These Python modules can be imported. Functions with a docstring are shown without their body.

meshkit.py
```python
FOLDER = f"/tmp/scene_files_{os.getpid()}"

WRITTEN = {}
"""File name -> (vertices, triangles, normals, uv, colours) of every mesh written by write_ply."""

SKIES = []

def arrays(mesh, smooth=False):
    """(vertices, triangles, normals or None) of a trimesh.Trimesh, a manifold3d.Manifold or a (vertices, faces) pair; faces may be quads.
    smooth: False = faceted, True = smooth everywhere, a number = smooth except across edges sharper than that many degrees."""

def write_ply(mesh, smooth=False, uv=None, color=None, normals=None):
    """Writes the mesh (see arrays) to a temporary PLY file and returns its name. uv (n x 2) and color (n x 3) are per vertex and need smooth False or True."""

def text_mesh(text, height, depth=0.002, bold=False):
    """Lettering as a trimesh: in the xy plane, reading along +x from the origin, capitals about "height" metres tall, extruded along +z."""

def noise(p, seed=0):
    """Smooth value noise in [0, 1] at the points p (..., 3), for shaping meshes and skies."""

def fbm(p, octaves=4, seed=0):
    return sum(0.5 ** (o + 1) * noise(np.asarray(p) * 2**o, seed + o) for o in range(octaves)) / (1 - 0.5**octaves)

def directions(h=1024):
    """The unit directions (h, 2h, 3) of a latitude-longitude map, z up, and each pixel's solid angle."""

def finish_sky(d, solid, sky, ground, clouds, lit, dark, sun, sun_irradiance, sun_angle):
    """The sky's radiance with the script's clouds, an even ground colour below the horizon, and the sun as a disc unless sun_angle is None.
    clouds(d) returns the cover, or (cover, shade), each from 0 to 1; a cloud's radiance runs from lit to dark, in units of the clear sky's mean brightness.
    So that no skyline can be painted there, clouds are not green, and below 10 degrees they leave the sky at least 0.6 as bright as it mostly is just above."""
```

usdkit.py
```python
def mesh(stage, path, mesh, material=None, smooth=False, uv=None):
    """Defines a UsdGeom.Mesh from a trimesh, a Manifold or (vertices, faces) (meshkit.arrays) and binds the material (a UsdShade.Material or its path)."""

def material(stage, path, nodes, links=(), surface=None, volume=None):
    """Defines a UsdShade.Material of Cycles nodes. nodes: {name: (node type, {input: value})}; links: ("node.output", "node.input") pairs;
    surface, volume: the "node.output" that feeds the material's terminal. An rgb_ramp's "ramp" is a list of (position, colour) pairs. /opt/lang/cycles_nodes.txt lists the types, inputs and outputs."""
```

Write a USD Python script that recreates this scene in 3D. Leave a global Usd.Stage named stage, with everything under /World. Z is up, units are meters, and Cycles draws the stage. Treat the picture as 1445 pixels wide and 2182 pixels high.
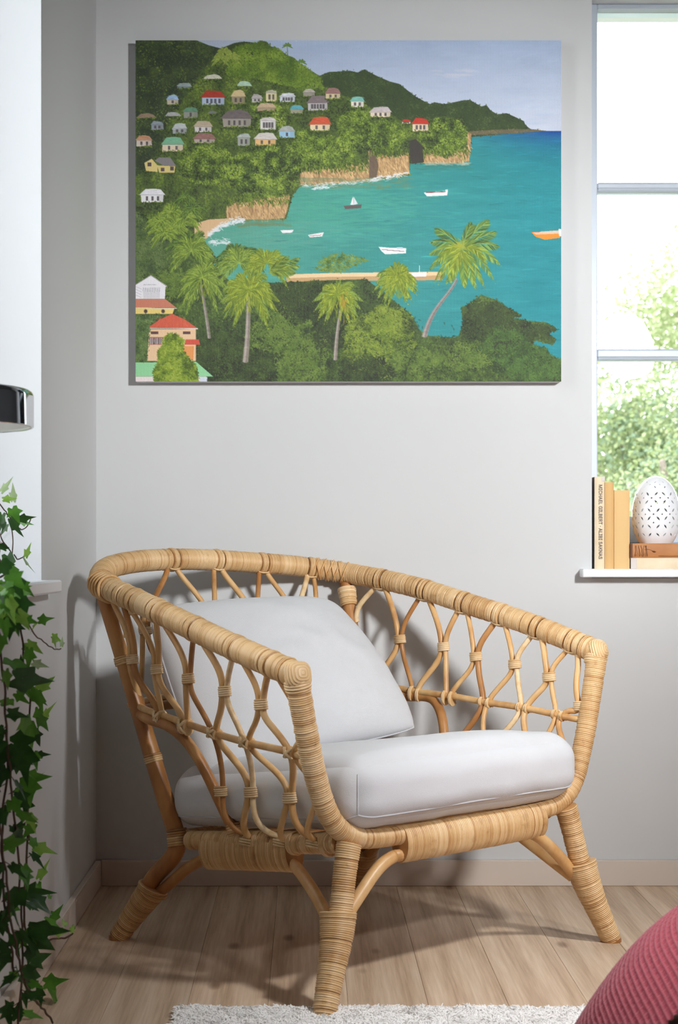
import math, random
import numpy as np, trimesh, manifold3d, usdkit, meshkit
from scipy.interpolate import CubicSpline
from pxr import Usd, UsdGeom, UsdLux, UsdShade, Gf, Sdf, Vt

random.seed(7); RNG = np.random.default_rng(7)
stage = Usd.Stage.CreateInMemory()
UsdGeom.SetStageUpAxis(stage, UsdGeom.Tokens.z); UsdGeom.SetStageMetersPerUnit(stage, 1.0)
UsdGeom.Xform.Define(stage, '/World'); stage.SetDefaultPrim(stage.GetPrimAtPath('/World'))
UsdGeom.Scope.Define(stage, '/World/Looks')

# ------------------------------------------------------------------ camera, sky, lamp
F, VX, VY, IW, IH, EYE = 3350.0, 655.0, 1186.0, 1445.0, 2182.0, 0.70      # focal length and vanishing point in picture pixels
cam = UsdGeom.Camera.Define(stage, '/World/camera')
cam.AddTranslateOp().Set(Gf.Vec3d(0, 0, EYE)); cam.AddRotateXOp().Set(90.0)
cam.CreateHorizontalApertureAttr(36.0); cam.CreateVerticalApertureAttr(36.0 * IH / IW)
cam.CreateFocalLengthAttr(36.0 * F / IW)
cam.CreateHorizontalApertureOffsetAttr((IW / 2 - VX) * 36.0 / IW)
cam.CreateVerticalApertureOffsetAttr((VY - IH / 2) * 36.0 / IW)
cam.CreateClippingRangeAttr(Gf.Vec2f(0.02, 500))
cam.CreateExposureAttr(0.0); cam.CreateFStopAttr(13.0); cam.CreateFocusDistanceAttr(2.95)
sky = UsdLux.DomeLight.Define(stage, '/World/sky')
sky.CreateColorAttr(Gf.Vec3f(0.94, 0.97, 1.0)); sky.CreateIntensityAttr(2.0)
SPOTS = (((1.30, 0.65, 1.55), (0.22, 3.35, 1.00), 510.0),          # lamp, what it is aimed at, radiance of its bulb
         ((1.25, 1.50, 2.22), (0.64, 2.22, 0.0), 355.0))
PAINT = 1.08        # gain of the paint's reflectance
LEFT_SKY = 5.0     # the patch of bright sky that the left window looks at

# ------------------------------------------------------------------ helpers
used = {}
def numbered(path):
    n = used.get(path, 0); used[path] = n + 1
    return path if n == 0 else f'{path}_{n:03d}'
def tag(p, label=None, cat=None, group=None, kind=None):
    p = p.GetPrim() if hasattr(p, 'GetPrim') else p
    for k, v in (('label', label), ('category', cat), ('group', group), ('kind', kind)):
        if v: p.SetCustomDataByKey(k, v)
    return p
def thing(name, label=None, cat=None, loc=(0, 0, 0), rotz=0, group=None, kind=None):
    x = UsdGeom.Xform.Define(stage, numbered('/World/' + name))
    x.AddTranslateOp().Set(Gf.Vec3d(*loc))
    if rotz: x.AddRotateZOp().Set(rotz)
    return tag(x, label, cat, group, kind)
def obj(name, mesh, mat, parent=None, smooth=35, label=None, tone=None, prim='tone', kind=None):
    base = str(parent.GetPath()) if parent is not None else '/World'
    m = usdkit.mesh(stage, numbered(f'{base}/{name}'), mesh, M[mat] if isinstance(mat, str) else mat, smooth=smooth)
    if tone is not None:
        tone = np.asarray(tone, np.float32)
        if tone.ndim == 1: tone = np.repeat(tone[:, None], 3, 1)
        UsdGeom.PrimvarsAPI(m).CreatePrimvar(prim, Sdf.ValueTypeNames.Color3fArray, 'vertex').Set(Vt.Vec3fArray.FromNumpy(np.ascontiguousarray(tone)))
    return tag(m, label, kind=kind)
def lin(c):
    c = np.asarray(c, float) / 255.0
    return np.where(c < .04045, c / 12.92, ((c + .055) / 1.055) ** 2.4)
def L(*c): return tuple(float(x) for x in lin(c))
def cat(ms): return trimesh.util.concatenate(ms)
def box(x0, x1, y0, y1, z0, z1, bev=0.0):
    e = np.array([x1 - x0, y1 - y0, z1 - z0]); c = np.array([(x0 + x1) / 2, (y0 + y1) / 2, (z0 + z1) / 2])
    if bev <= 0:
        m = trimesh.creation.box(e)
    else:
        b = min(bev, *(e * .45)); pts = []
        for s in np.ndindex(2, 2, 2):
            s = np.array(s) * 2 - 1
            for k in range(3):
                q = s * (e / 2 - b); q[k] = s[k] * e[k] / 2; pts.append(q)
        m = trimesh.convex.convex_hull(np.array(pts))
    m.apply_translation(c); return m
def spline(pts, n, smooth=True):
    p = np.asarray(pts, float)
    d = np.r_[0, np.cumsum(np.linalg.norm(np.diff(p, axis=0), axis=1))]
    t = np.linspace(0, d[-1], n)
    if not smooth or len(p) < 3: return np.stack([np.interp(t, d, p[:, k]) for k in range(3)], 1)
    return CubicSpline(d, p)(t)
def frames(p, ref=None):
    t = np.gradient(p, axis=0); t /= np.linalg.norm(t, axis=1, keepdims=True) + 1e-12
    n = np.zeros_like(t)
    if ref is not None:
        n = np.asarray(ref, float) - t * (t @ np.asarray(ref, float))[:, None]
        n /= np.linalg.norm(n, axis=1, keepdims=True) + 1e-12
    else:
        a = np.array([0, 0, 1.]) if abs(t[0, 2]) < .9 else np.array([1., 0, 0])
        a = a - t[0] * (a @ t[0]); n[0] = a / np.linalg.norm(a)
        for i in range(1, len(t)):
            v = n[i - 1] - t[i] * (n[i - 1] @ t[i]); n[i] = v / (np.linalg.norm(v) + 1e-12)
    return t, n, np.cross(t, n)
def skin(rings, caps=True):
    R, S = rings.shape[:2]; v = rings.reshape(-1, 3)
    i, j = np.meshgrid(np.arange(R - 1), np.arange(S), indexing='ij')
    a, b = i * S + j, i * S + (j + 1) % S
    f = np.concatenate([np.stack([a, b, b + S], -1).reshape(-1, 3), np.stack([a, b + S, a + S], -1).reshape(-1, 3)])
    if caps:
        n = len(v); v = np.vstack([v, rings[0].mean(0), rings[-1].mean(0)]); k = np.arange(S)
        f = np.vstack([f, np.stack([np.full(S, n), (k + 1) % S, k], 1), np.stack([np.full(S, n + 1), (R - 1) * S + k, (R - 1) * S + (k + 1) % S], 1)])
    return v, f
def tube(pts, r, sides=8, n=None, smooth=True, ref=None, r2=None):
    p = np.asarray(pts, float) if n is None else spline(pts, n, smooth)
    t, nn, b = frames(p, ref); a = np.arange(sides) * 2 * np.pi / sides
    r = np.broadcast_to(r, (len(p),)) if np.ndim(r) < 1 or len(np.atleast_1d(r)) == len(p) else np.interp(np.linspace(0, 1, len(p)), np.linspace(0, 1, len(r)), r)
    q = r if r2 is None else np.broadcast_to(r2, (len(p),))
    rings = p[:, None] + (r[:, None] * np.cos(a))[..., None] * nn[:, None] + (q[:, None] * np.sin(a))[..., None] * b[:, None]
    return skin(rings)
def merged(parts):
    vs, fs, n = [], [], 0
    for v, f in parts: vs.append(v); fs.append(np.asarray(f) + n); n += len(v)
    return np.vstack(vs), np.vstack(fs)
def wrap(pts, r, r2=None, pitch=.0031, amp=.0008, sides=14, ref=None, seed=0, notch=(), smooth=True, group=(7, 16), base=.55, endlip=True):
    """A tube bound with cane: one ridge per turn, each turn a little different in height and tone. r, r2: values along it (r2 across ref)."""
    g = np.random.default_rng(seed)
    p0 = np.asarray(pts, float); length = np.linalg.norm(np.diff(spline(p0, 200, smooth), axis=0), axis=1).sum()
    turns = max(3, int(round(length / pitch))); n = turns * 4 + 1
    p = spline(p0, n, smooth); s = np.linspace(0, 1, n)
    ev = lambda q: np.interp(s, np.linspace(0, 1, len(np.atleast_1d(q))), np.atleast_1d(q))
    ra = ev(r); rb = ra if r2 is None else ev(r2)
    k = np.minimum(np.arange(n) // 4, turns - 1); ph = np.arange(n) % 4
    rise = np.array([-.55, .75, 1.0, .75])[ph] * amp
    turn_h = g.normal(0, .00022, turns); tone = base + g.normal(0, .07, turns)
    at, lvl = 0, 0
    while at < turns:                                    # bundles of turns cut from one length of cane share a tone and end in a small gap
        w = int(g.integers(*group)); lvl = g.normal(0, .055); tone[at:at + w] += lvl
        e = min(at + w, turns - 1); turn_h[e] -= .0007; tone[e] -= .12; at += w
    t = tone[k] - np.where(ph == 0, .22, 0)
    d = rise + turn_h[k]
    for x in notch:
        q = np.abs(s - x) * length
        d = d - .0028 * np.exp(-(np.minimum(np.abs(q - .0085), 1) / .0016) ** 2) + .0012 * (q < .0065); t = t - .5 * np.exp(-(np.abs(q - .0085) / .0018) ** 2)
    tt, nn, b = frames(p, ref); a = np.arange(sides) * 2 * np.pi / sides
    rings = p[:, None] + ((ra + d)[:, None] * np.cos(a))[..., None] * nn[:, None] + ((rb + d)[:, None] * np.sin(a))[..., None] * b[:, None]
    v, f = skin(rings)
    col = np.clip(np.repeat(t, sides) + np.tile(g.normal(0, .03, sides), n), 0, 1)
    return (v, f), np.r_[col, .3, .3]
def at(px, py, y): return np.array([(px - VX) / F * y, y, EYE + (VY - py) / F * y])   # a picture point at the distance y
def atx(px, py, x):
    y = x * F / (px - VX); return np.array([x, y, EYE + (VY - py) / F * y])

# ------------------------------------------------------------------ materials
M = {}
def mat(name, nodes, links=(), surface='p.BSDF'):
    M[name] = usdkit.material(stage, '/World/Looks/' + name, nodes, links, surface=surface); return M[name]
def plain(name, col, rough=.6, bump=None, **kw):
    nodes = {'p': ('principled_bsdf', dict(base_color=col, roughness=rough, **kw))}; links = []
    if bump:
        nodes |= {'tc': ('texture_coordinate', {}), 'n': ('noise_texture', dict(scale=bump[0], detail=3.)), 'b': ('bump', dict(strength=bump[1], distance=bump[2]))}
        links = [('tc.object', 'n.vector'), ('n.fac', 'b.height'), ('b.normal', 'p.normal')]
    return mat(name, nodes, links)
def mottled(name, ramp, scale, rough=.6, bump=None, stretch=(1, 1, 1), detail=4., distortion=0., **kw):
    nodes = {'tc': ('texture_coordinate', {}), 'm': ('mapping', dict(scale=stretch)), 'n': ('noise_texture', dict(scale=scale, detail=detail, distortion=distortion)),
             'r': ('rgb_ramp', dict(ramp=ramp)), 'p': ('principled_bsdf', dict(roughness=rough, **kw))}
    links = [('tc.object', 'm.vector'), ('m.vector', 'n.vector'), ('n.fac', 'r.fac'), ('r.color', 'p.base_color')]
    if bump:
        nodes['b'] = ('bump', dict(strength=bump[0], distance=bump[1])); links += [('n.fac', 'b.height'), ('b.normal', 'p.normal')]
    return mat(name, nodes, links)
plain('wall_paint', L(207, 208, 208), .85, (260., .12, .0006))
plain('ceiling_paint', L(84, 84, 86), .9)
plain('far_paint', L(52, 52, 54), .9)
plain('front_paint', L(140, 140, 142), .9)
plain('white_gloss', L(236, 239, 243), .38)
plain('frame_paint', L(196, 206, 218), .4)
plain('reveal_paint', L(232, 235, 239), .7)
plain('baseboard_paint', L(214, 202, 190), .5)
def planks(i, tint):
    c = [np.clip(np.array(x) * tint, 0, 255) for x in ((176, 147, 119), (214, 187, 158), (236, 214, 189))]
    mat(f'oak_{i}', {
        'g': ('geometry', {}), 'm': ('mapping', dict(scale=(9., 1.1, 9.), location=(i * 3.7, i * 1.9, 0))),
        'w': ('wave_texture', dict(wave_type='bands', bands_direction='x', scale=.55, distortion=7., detail=4., detail_scale=.8, detail_roughness=.6)),
        'm2': ('mapping', dict(scale=(160., 5., 160.))), 'n': ('noise_texture', dict(scale=1., detail=5., roughness=.6)),
        'mx': ('mix_float', dict(fac=.80)), 'r': ('rgb_ramp', dict(ramp=[(.2, L(*c[0])), (.5, L(*c[1])), (.8, L(*c[2]))])),
        'm3': ('mapping', dict(scale=(16., 7., 16.), location=(i * 5.1, i * 2.3, 0))), 'v': ('voronoi_texture', dict(scale=.42, randomness=1.)), 'k': ('rgb_ramp', dict(ramp=[(0, (.28, .22, .18)), (.045, (.5, .42, .36)), (.09, (1, 1, 1)), (1, (1, 1, 1))])),
        'x': ('mix', dict(mix_type='multiply', fac=.8)), 'b': ('bump', dict(strength=.12, distance=.0006)), 'p': ('principled_bsdf', dict(roughness=.5, specular_ior_level=.4))},
        [('g.position', 'm.vector'), ('m.vector', 'w.vector'), ('g.position', 'm2.vector'), ('m2.vector', 'n.vector'), ('w.fac', 'mx.a'), ('n.fac', 'mx.b'), ('mx.result', 'r.fac'),
         ('g.position', 'm3.vector'), ('m3.vector', 'v.vector'), ('v.distance', 'k.fac'), ('r.color', 'x.color1'), ('k.color', 'x.color2'), ('x.color', 'p.base_color'), ('n.fac', 'b.height'), ('b.normal', 'p.normal')])
for i, tnt in enumerate((1.0, .93, 1.05, .97)): planks(i, tnt)
plain('seam', L(70, 52, 38), .9)
mat('rattan', {'a': ('attribute', dict(attribute='tone')), 'r': ('rgb_ramp', dict(ramp=[(0, L(92, 58, 30)), (.25, L(182, 134, 82)), (.5, L(217, 178, 126)), (.75, L(231, 199, 154)), (1, L(240, 216, 180))])),
               'tc': ('texture_coordinate', {}), 'n': ('noise_texture', dict(scale=38., detail=5., roughness=.7)), 'k': ('rgb_ramp', dict(ramp=[(0, (.45, .38, .3)), (.34, (.62, .52, .42)), (.44, (1, 1, 1)), (1, (1, 1, 1))])),
               'x': ('mix', dict(mix_type='multiply', fac=.5)), 'p': ('principled_bsdf', dict(roughness=.42, specular_ior_level=.45))},
    [('a.color', 'r.fac'), ('tc.object', 'n.vector'), ('n.fac', 'k.fac'), ('r.color', 'x.color1'), ('k.color', 'x.color2'), ('x.color', 'p.base_color')])
mottled('cane', [(.25, L(182, 128, 74)), (.5, L(214, 168, 110)), (.75, L(230, 194, 142))], 30., .4, (.15, .001), stretch=(1, 1, .4))
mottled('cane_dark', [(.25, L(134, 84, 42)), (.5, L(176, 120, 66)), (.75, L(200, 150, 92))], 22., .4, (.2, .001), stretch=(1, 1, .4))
mottled('cane_pale', [(.25, L(204, 164, 112)), (.55, L(230, 200, 154)), (.8, L(240, 216, 176))], 60., .45)
mat('cotton', {'tc': ('texture_coordinate', {}), 'n': ('noise_texture', dict(scale=900., detail=1.)), 'n2': ('noise_texture', dict(scale=9., detail=3.)), 'ad': ('math', dict(math_type='multiply_add', value2=5.)),
               'b': ('bump', dict(strength=.3, distance=.0012)), 'p': ('principled_bsdf', dict(base_color=L(211, 211, 213), roughness=.9, sheen_weight=.15, specular_ior_level=.2))},
    [('tc.object', 'n.vector'), ('tc.object', 'n2.vector'), ('n2.fac', 'ad.value1'), ('n.fac', 'ad.value3'), ('ad.value', 'b.height'), ('b.normal', 'p.normal')])
plain('cotton_seam', L(198, 198, 201), .9)
mat('painted_canvas', {'a': ('attribute', dict(attribute='paint')), 'tc': ('texture_coordinate', {}), 'w': ('wave_texture', dict(wave_type='bands', bands_direction='x', scale=132., distortion=2.2, detail=2., detail_scale=1.5)),
     'w2': ('wave_texture', dict(wave_type='bands', bands_direction='z', scale=112., distortion=2.0, detail=2., detail_scale=1.5)), 'mx': ('mix_float', dict(fac=.35)), 'b': ('bump', dict(strength=.55, distance=.0007)), 'p': ('principled_bsdf', dict(roughness=.5, specular_ior_level=.35))},
    [('a.color', 'p.base_color'), ('tc.object', 'w.vector'), ('tc.object', 'w2.vector'), ('w.fac', 'mx.a'), ('w2.fac', 'mx.b'), ('mx.result', 'b.height'), ('b.normal', 'p.normal')])
plain('canvas_edge', L(205, 205, 205), .8)
plain('tan_paper', L(226, 188, 130), .75, (120., .1, .001))
plain('tan_paper_dark', L(218, 176, 116), .75, (120., .1, .001))
mottled('cream_cover', [(.3, L(228, 206, 170)), (.7, L(238, 220, 190))], 25., .7)
plain('grey_cover', L(212, 202, 196), .6)
plain('dark_cover', L(96, 98, 104), .6)
mottled('brown_cover', [(.3, L(170, 108, 56)), (.7, L(200, 138, 82))], 18., .6, stretch=(.5, 1, 1))
plain('brown_dark', L(96, 54, 22), .6)
mottled('page_edge', [(.35, L(222, 204, 172)), (.65, L(238, 224, 198))], 3., .8, stretch=(1, 1, 260))
plain('ink', L(112, 102, 98), .7)
plain('porcelain', L(240, 241, 243), .22)
plain('chrome', L(205, 208, 212), .06, metallic=1.0)
plain('lamp_inner', L(238, 238, 236), .6)
plain('steel', L(150, 152, 156), .3, metallic=1.0)
plain('pot_clay', L(196, 186, 182), .6, (80., .2, .001))
plain('soil', L(60, 46, 36), .95, (60., .8, .01))
def leaf_mat(name, c0, c1, tr=.35, trc=None):
    mat(name, {'tc': ('texture_coordinate', {}), 'n': ('noise_texture', dict(scale=55., detail=3.)), 'r': ('rgb_ramp', dict(ramp=[(.35, c0), (.65, c1)])),
               'p': ('principled_bsdf', dict(roughness=.38, specular_ior_level=.4)), 't': ('translucent_bsdf', dict(color=trc or c1)), 'm': ('mix_closure', dict(fac=tr))},
        [('tc.object', 'n.vector'), ('n.fac', 'r.fac'), ('r.color', 'p.base_color'), ('p.BSDF', 'm.closure1'), ('t.BSDF', 'm.closure2')], surface='m.closure')
leaf_mat('ivy_dark', L(36, 70, 28), L(54, 94, 38)); leaf_mat('ivy_mid', L(70, 126, 40), L(98, 154, 54)); leaf_mat('ivy_light', L(122, 176, 60), L(154, 196, 90))
leaf_mat('ivy_pale', L(150, 186, 120), L(186, 208, 160))
plain('vine', L(84, 62, 46), .7)
mottled('wool', [(.3, L(236, 232, 228)), (.7, L(248, 246, 243))], 26., .95)
mottled('wool_base', [(.3, L(230, 225, 219)), (.7, L(240, 236, 231))], 40., .95)
mottled('rose_knit', [(.3, L(134, 44, 57)), (.5, L(152, 58, 71)), (.75, L(168, 72, 85))], 420., .95, sheen_weight=.15)
leaf_mat('tree_leaf', L(124, 142, 92), L(144, 160, 108), .35); leaf_mat('tree_leaf_pale', L(142, 156, 112), L(164, 174, 132), .35); leaf_mat('tree_leaf_dark', L(104, 128, 100), L(126, 146, 118), .3)
mottled('bark', [(.3, L(110, 98, 88)), (.7, L(160, 150, 140))], 14., .9, (.5, .01), stretch=(1, 1, .3))
mottled('grass', [(.3, L(96, 106, 82)), (.7, L(124, 132, 104))], 6., .95)
mat('pane_glass', {'t': ('transparent_bsdf', {}), 'g': ('glossy_bsdf', dict(roughness=.0, color=(1, 1, 1))), 'f': ('fresnel', dict(IOR=1.45)), 'm': ('mix_closure', {})},
    [('f.fac', 'm.fac'), ('t.BSDF', 'm.closure1'), ('g.BSDF', 'm.closure2')], surface='m.closure')

# ------------------------------------------------------------------ the room
WX, WY, RX, FY, CZ = -.45, 3.35, 1.95, -1.0, 2.40         # left wall, back wall, right wall, front wall, ceiling
def holed(a0, a1, b0, b1, ha0, ha1, hb0, hb1):            # four boxes round an opening, in the wall's own two axes
    return [(a0, ha0, b0, b1), (ha1, a1, b0, b1), (ha0, ha1, b0, hb0), (ha0, ha1, hb1, b1)]
BW = (.6065, 1.66, .6545, 1.920)                           # opening of the window in the back wall: x0 x1 z0 z1
m = cat([box(a, b, WY, WY + .24, c, d) for a, b, c, d in holed(WX - .24, RX + .2, 0, CZ, *BW)])
tag(obj('wall_back', m, 'wall_paint', smooth=False), 'pale grey painted back wall with the canvas painting and a window', kind='structure')
LW = (1.15, 2.663, .638, 2.06)                            # opening in the left wall: y0 y1 z0 z1
m = cat([box(WX - .24, WX, a, b, c, d) for a, b, c, d in holed(FY, WY, 0, CZ, *LW)])
tag(obj('wall_left', m, 'wall_paint', smooth=False), 'pale grey painted left wall with a window recess', kind='structure')
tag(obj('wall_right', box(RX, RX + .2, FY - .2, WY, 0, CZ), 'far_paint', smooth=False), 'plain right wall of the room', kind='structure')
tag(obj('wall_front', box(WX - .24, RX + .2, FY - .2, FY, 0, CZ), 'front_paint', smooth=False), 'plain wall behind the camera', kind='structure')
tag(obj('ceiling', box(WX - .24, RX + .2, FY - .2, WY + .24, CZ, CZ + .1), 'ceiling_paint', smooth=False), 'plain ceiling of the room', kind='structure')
floor = thing('floor', 'oak plank floor', kind='structure')
obj('subfloor', box(WX, RX, FY, WY, -.03, -.012), 'seam', floor, smooth=False)
x, i = .189 - .1255 * 6, 0
g = random.Random(3)
while x < RX:
    a, b = max(x, WX), min(x + .1255, RX); y1 = WY; first = True
    while y1 > FY:
        ln = (g.uniform(1.25, 2.1) if first and -.5 < x < .9 else g.uniform(.9, 2.0)); y0 = max(FY, y1 - ln)
        if b - a > .01:
            obj('plank', box(a + .0002, b - .0002, y0 + .0002, y1 - .0002, -.012, 0, .0006), f'oak_{g.randrange(4)}', floor, smooth=False)
        y1, first = y0, False
    x += .1255; i += 1
tag(obj('baseboard_back', box(WX + .012, RX, WY - .012, WY, 0, .0548, .0015), 'baseboard_paint', smooth=False), 'beige baseboard along the back wall', kind='structure')
tag(obj('baseboard_left', box(WX, WX + .012, FY, WY - .012, 0, .0548, .0015), 'baseboard_paint', smooth=False), 'beige baseboard along the left wall', kind='structure')
tag(obj('baseboard_right', box(RX - .012, RX, FY, WY - .012, 0, .0548, .0015), 'baseboard_paint', smooth=False), 'beige baseboard along the right wall', kind='structure')

# window in the back wall
w1 = thing('window_1', 'white framed window over the book sill, trees outside', kind='structure')
x0, x1, z0, z1 = BW; ya, yb = 3.47, 3.53; S = (yb + ya) / 2
ix0, ix1 = .6405, x1 - .0365
obj('stile', box(x0, ix0, ya, yb, z0, z1, .002), 'frame_paint', w1); obj('stile', box(ix1, x1, ya, yb, z0, z1, .002), 'frame_paint', w1)
obj('top_rail', box(ix0, ix1, ya, yb, 1.910, z1, .002), 'frame_paint', w1)
obj('bottom_rail', cat([box(ix0, ix1, ya, yb, .674, .729, .002), box(ix0, ix1, ya + .012, yb, .729, .789, .003)]), 'frame_paint', w1)
for a, b in ((1.5085, 1.5266), (1.1361, 1.1589)):
    obj('muntin', cat([box(ix0, ix1, ya + .004, yb - .012, a, b, .003), box(ix0, ix1, ya - .001, ya + .006, a + .004, b - .003, .002)]), 'frame_paint', w1)
for a, b in ((.789, 1.1361), (1.1589, 1.5085), (1.5266, 1.910)):
    obj('pane', box(ix0, ix1, S - .001, S + .001, a, b), 'pane_glass', w1, smooth=False)
obj('window_sill', box(.5800, 1.69, 3.31, WY + .13, .6563, .674, .002), 'white_gloss', w1)
# window in the left wall, seen only by its far reveal and the end of its sill
w2 = thing('window_2', 'window recess in the left wall, bright reveal and white sill end', kind='structure')
y0, y1, z0, z1 = LW; xa, xb = WX - .235, WX - .19
obj('stile', box(xa, xb, y0, y0 + .05, z0, z1, .002), 'white_gloss', w2); obj('stile', box(xa, xb, y1 - .05, y1, z0, z1, .002), 'white_gloss', w2)
obj('top_rail', box(xa, xb, y0 + .05, y1 - .05, z1 - .05, z1, .002), 'white_gloss', w2); obj('bottom_rail', box(xa, xb, y0 + .05, y1 - .05, .66, .72, .002), 'white_gloss', w2)
obj('mullion', box(xa, xb, 1.88, 1.93, .72, z1 - .05, .002), 'white_gloss', w2)
for a, b in ((y0 + .05, 1.88), (1.93, y1 - .05)): obj('pane', box((xa + xb) / 2 - .001, (xa + xb) / 2 + .001, a, b, .72, z1 - .05), 'pane_glass', w2, smooth=False)
obj('reveal', box(WX - .19, WX - .0005, y1 - .003, y1 + .0005, .66, z1), 'reveal_paint', w2, smooth=False)
obj('window_sill', box(WX - .2, -.4215, y0 - .04, 2.70, .6385, .66, .003), 'white_gloss', w2)
lw = UsdLux.RectLight.Define(stage, '/World/left_sky_light')
lw.AddTranslateOp().Set(Gf.Vec3d(WX - .9, 1.75, 1.75)); lw.AddRotateYOp().Set(-65.0)
lw.CreateWidthAttr(1.3); lw.CreateHeightAttr(2.2); lw.CreateIntensityAttr(LEFT_SKY); lw.CreateColorAttr(Gf.Vec3f(.93, .965, 1)); lw.CreateNormalizeAttr(False)

# ceiling spotlights (out of the picture): open drums with their lamps inside
for SPOT_AT, SPOT_TO, SPOT_POWER in SPOTS:
    d = np.subtract(SPOT_TO, SPOT_AT); d /= np.linalg.norm(d)
    sp = thing('ceiling_spotlight', 'ceiling spotlight aimed at the back wall' if SPOT_TO[2] > .1 else 'ceiling spotlight aimed at the floor before the armchair', 'lamp', SPOT_AT)
    hd = trimesh.creation.revolve(np.array([(.0, -.03), (.198, -.03), (.198, .57), (.192, .57), (.192, -.02), (.0, -.02)]), sections=32)
    hd.apply_transform(trimesh.geometry.align_vectors([0, 0, 1], d)); obj('housing', hd, 'far_paint', sp)
    obj('arm', tube([(0, 0, 0.02), (0, 0, CZ - SPOT_AT[2] - .02)], .009, 10), 'steel', sp, smooth=True)
    obj('ceiling_plate', trimesh.creation.cylinder(.045, .02, sections=32, transform=trimesh.transformations.translation_matrix((0, 0, CZ - SPOT_AT[2] - .01))), 'steel', sp)
    dl = UsdLux.DiskLight.Define(stage, str(sp.GetPath()) + '/bulb_light'); mt = trimesh.geometry.align_vectors([0, 0, -1], d)
    dl.AddTransformOp().Set(Gf.Matrix4d(*[float(q) for q in mt.T.ravel()]))
    dl.CreateRadiusAttr(.131); dl.CreateIntensityAttr(SPOT_POWER); dl.CreateColorAttr(Gf.Vec3f(.975, .985, 1.0)); dl.CreateNormalizeAttr(False)

# ------------------------------------------------------------------ rattan armchair: local x across the front, y to the back, base between the front feet
CM, CR = (.28959, 2.62149), math.radians(42.2111)
EU, EV = np.array([math.cos(CR), math.sin(CR)]), np.array([-math.sin(CR), math.cos(CR)])
def chair_ray(px, py):
    o = np.array([0, 0, EYE]); d = np.array([(px - VX) / F, 1, (VY - py) / F]); q = o[:2] - CM
    return np.array([q @ EU, q @ EV, EYE]), np.array([d[:2] @ EU, d[:2] @ EV, d[2]])
def on_v(px, py, v):
    o, d = chair_ray(px, py); return o + d * (v - o[1]) / d[1]
RIM = np.array([(-.372, .045, .518), (-.365, .12, .534), (-.354, .216, .553), (-.339, .359, .584), (-.324, .512, .618), (-.316, .614, .640), (-.304, .664, .652), (-.272, .703, .672), (-.212, .726, .686),
                (-.101, .742, .694), (.024, .746, .693), (.151, .735, .686), (.246, .709, .678), (.290, .684, .671), (.315, .640, .664), (.328, .58, .655), (.341, .459, .634), (.351, .342, .606), (.362, .23, .579), (.370, .122, .548), (.374, .048, .525)])
RIMC = spline(RIM, 1200)
rim_s = np.r_[0, np.cumsum(np.linalg.norm(np.diff(RIMC, axis=0), axis=1))]; rim_s /= rim_s[-1]
lo = RIMC[:int(np.argmin(np.linalg.norm(RIMC - [-.304, .664, .652], axis=1))) + 1]; hi = RIMC[int(np.argmin(np.linalg.norm(RIMC - [.315, .640, .664], axis=1))):][::-1]
def rim_at(sg, v): q = lo if sg < 0 else hi; return np.interp(v, q[:, 1], q[:, 0]), np.interp(v, q[:, 1], q[:, 2])
def rail_at(sg, v): return sg * np.interp(v, [.045, .5], [.272, .244]), np.interp(v, [.045, .5], [.247, .19])
def side_u(sg, v, z):                                   # the side lattice bows out from the seat rail to the arm
    a, za = rail_at(sg, v); b, zb = rim_at(sg, v); h = np.clip((z - za) / (zb - za), 0, 1)
    return a + (b - a) * h ** .72
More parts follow.
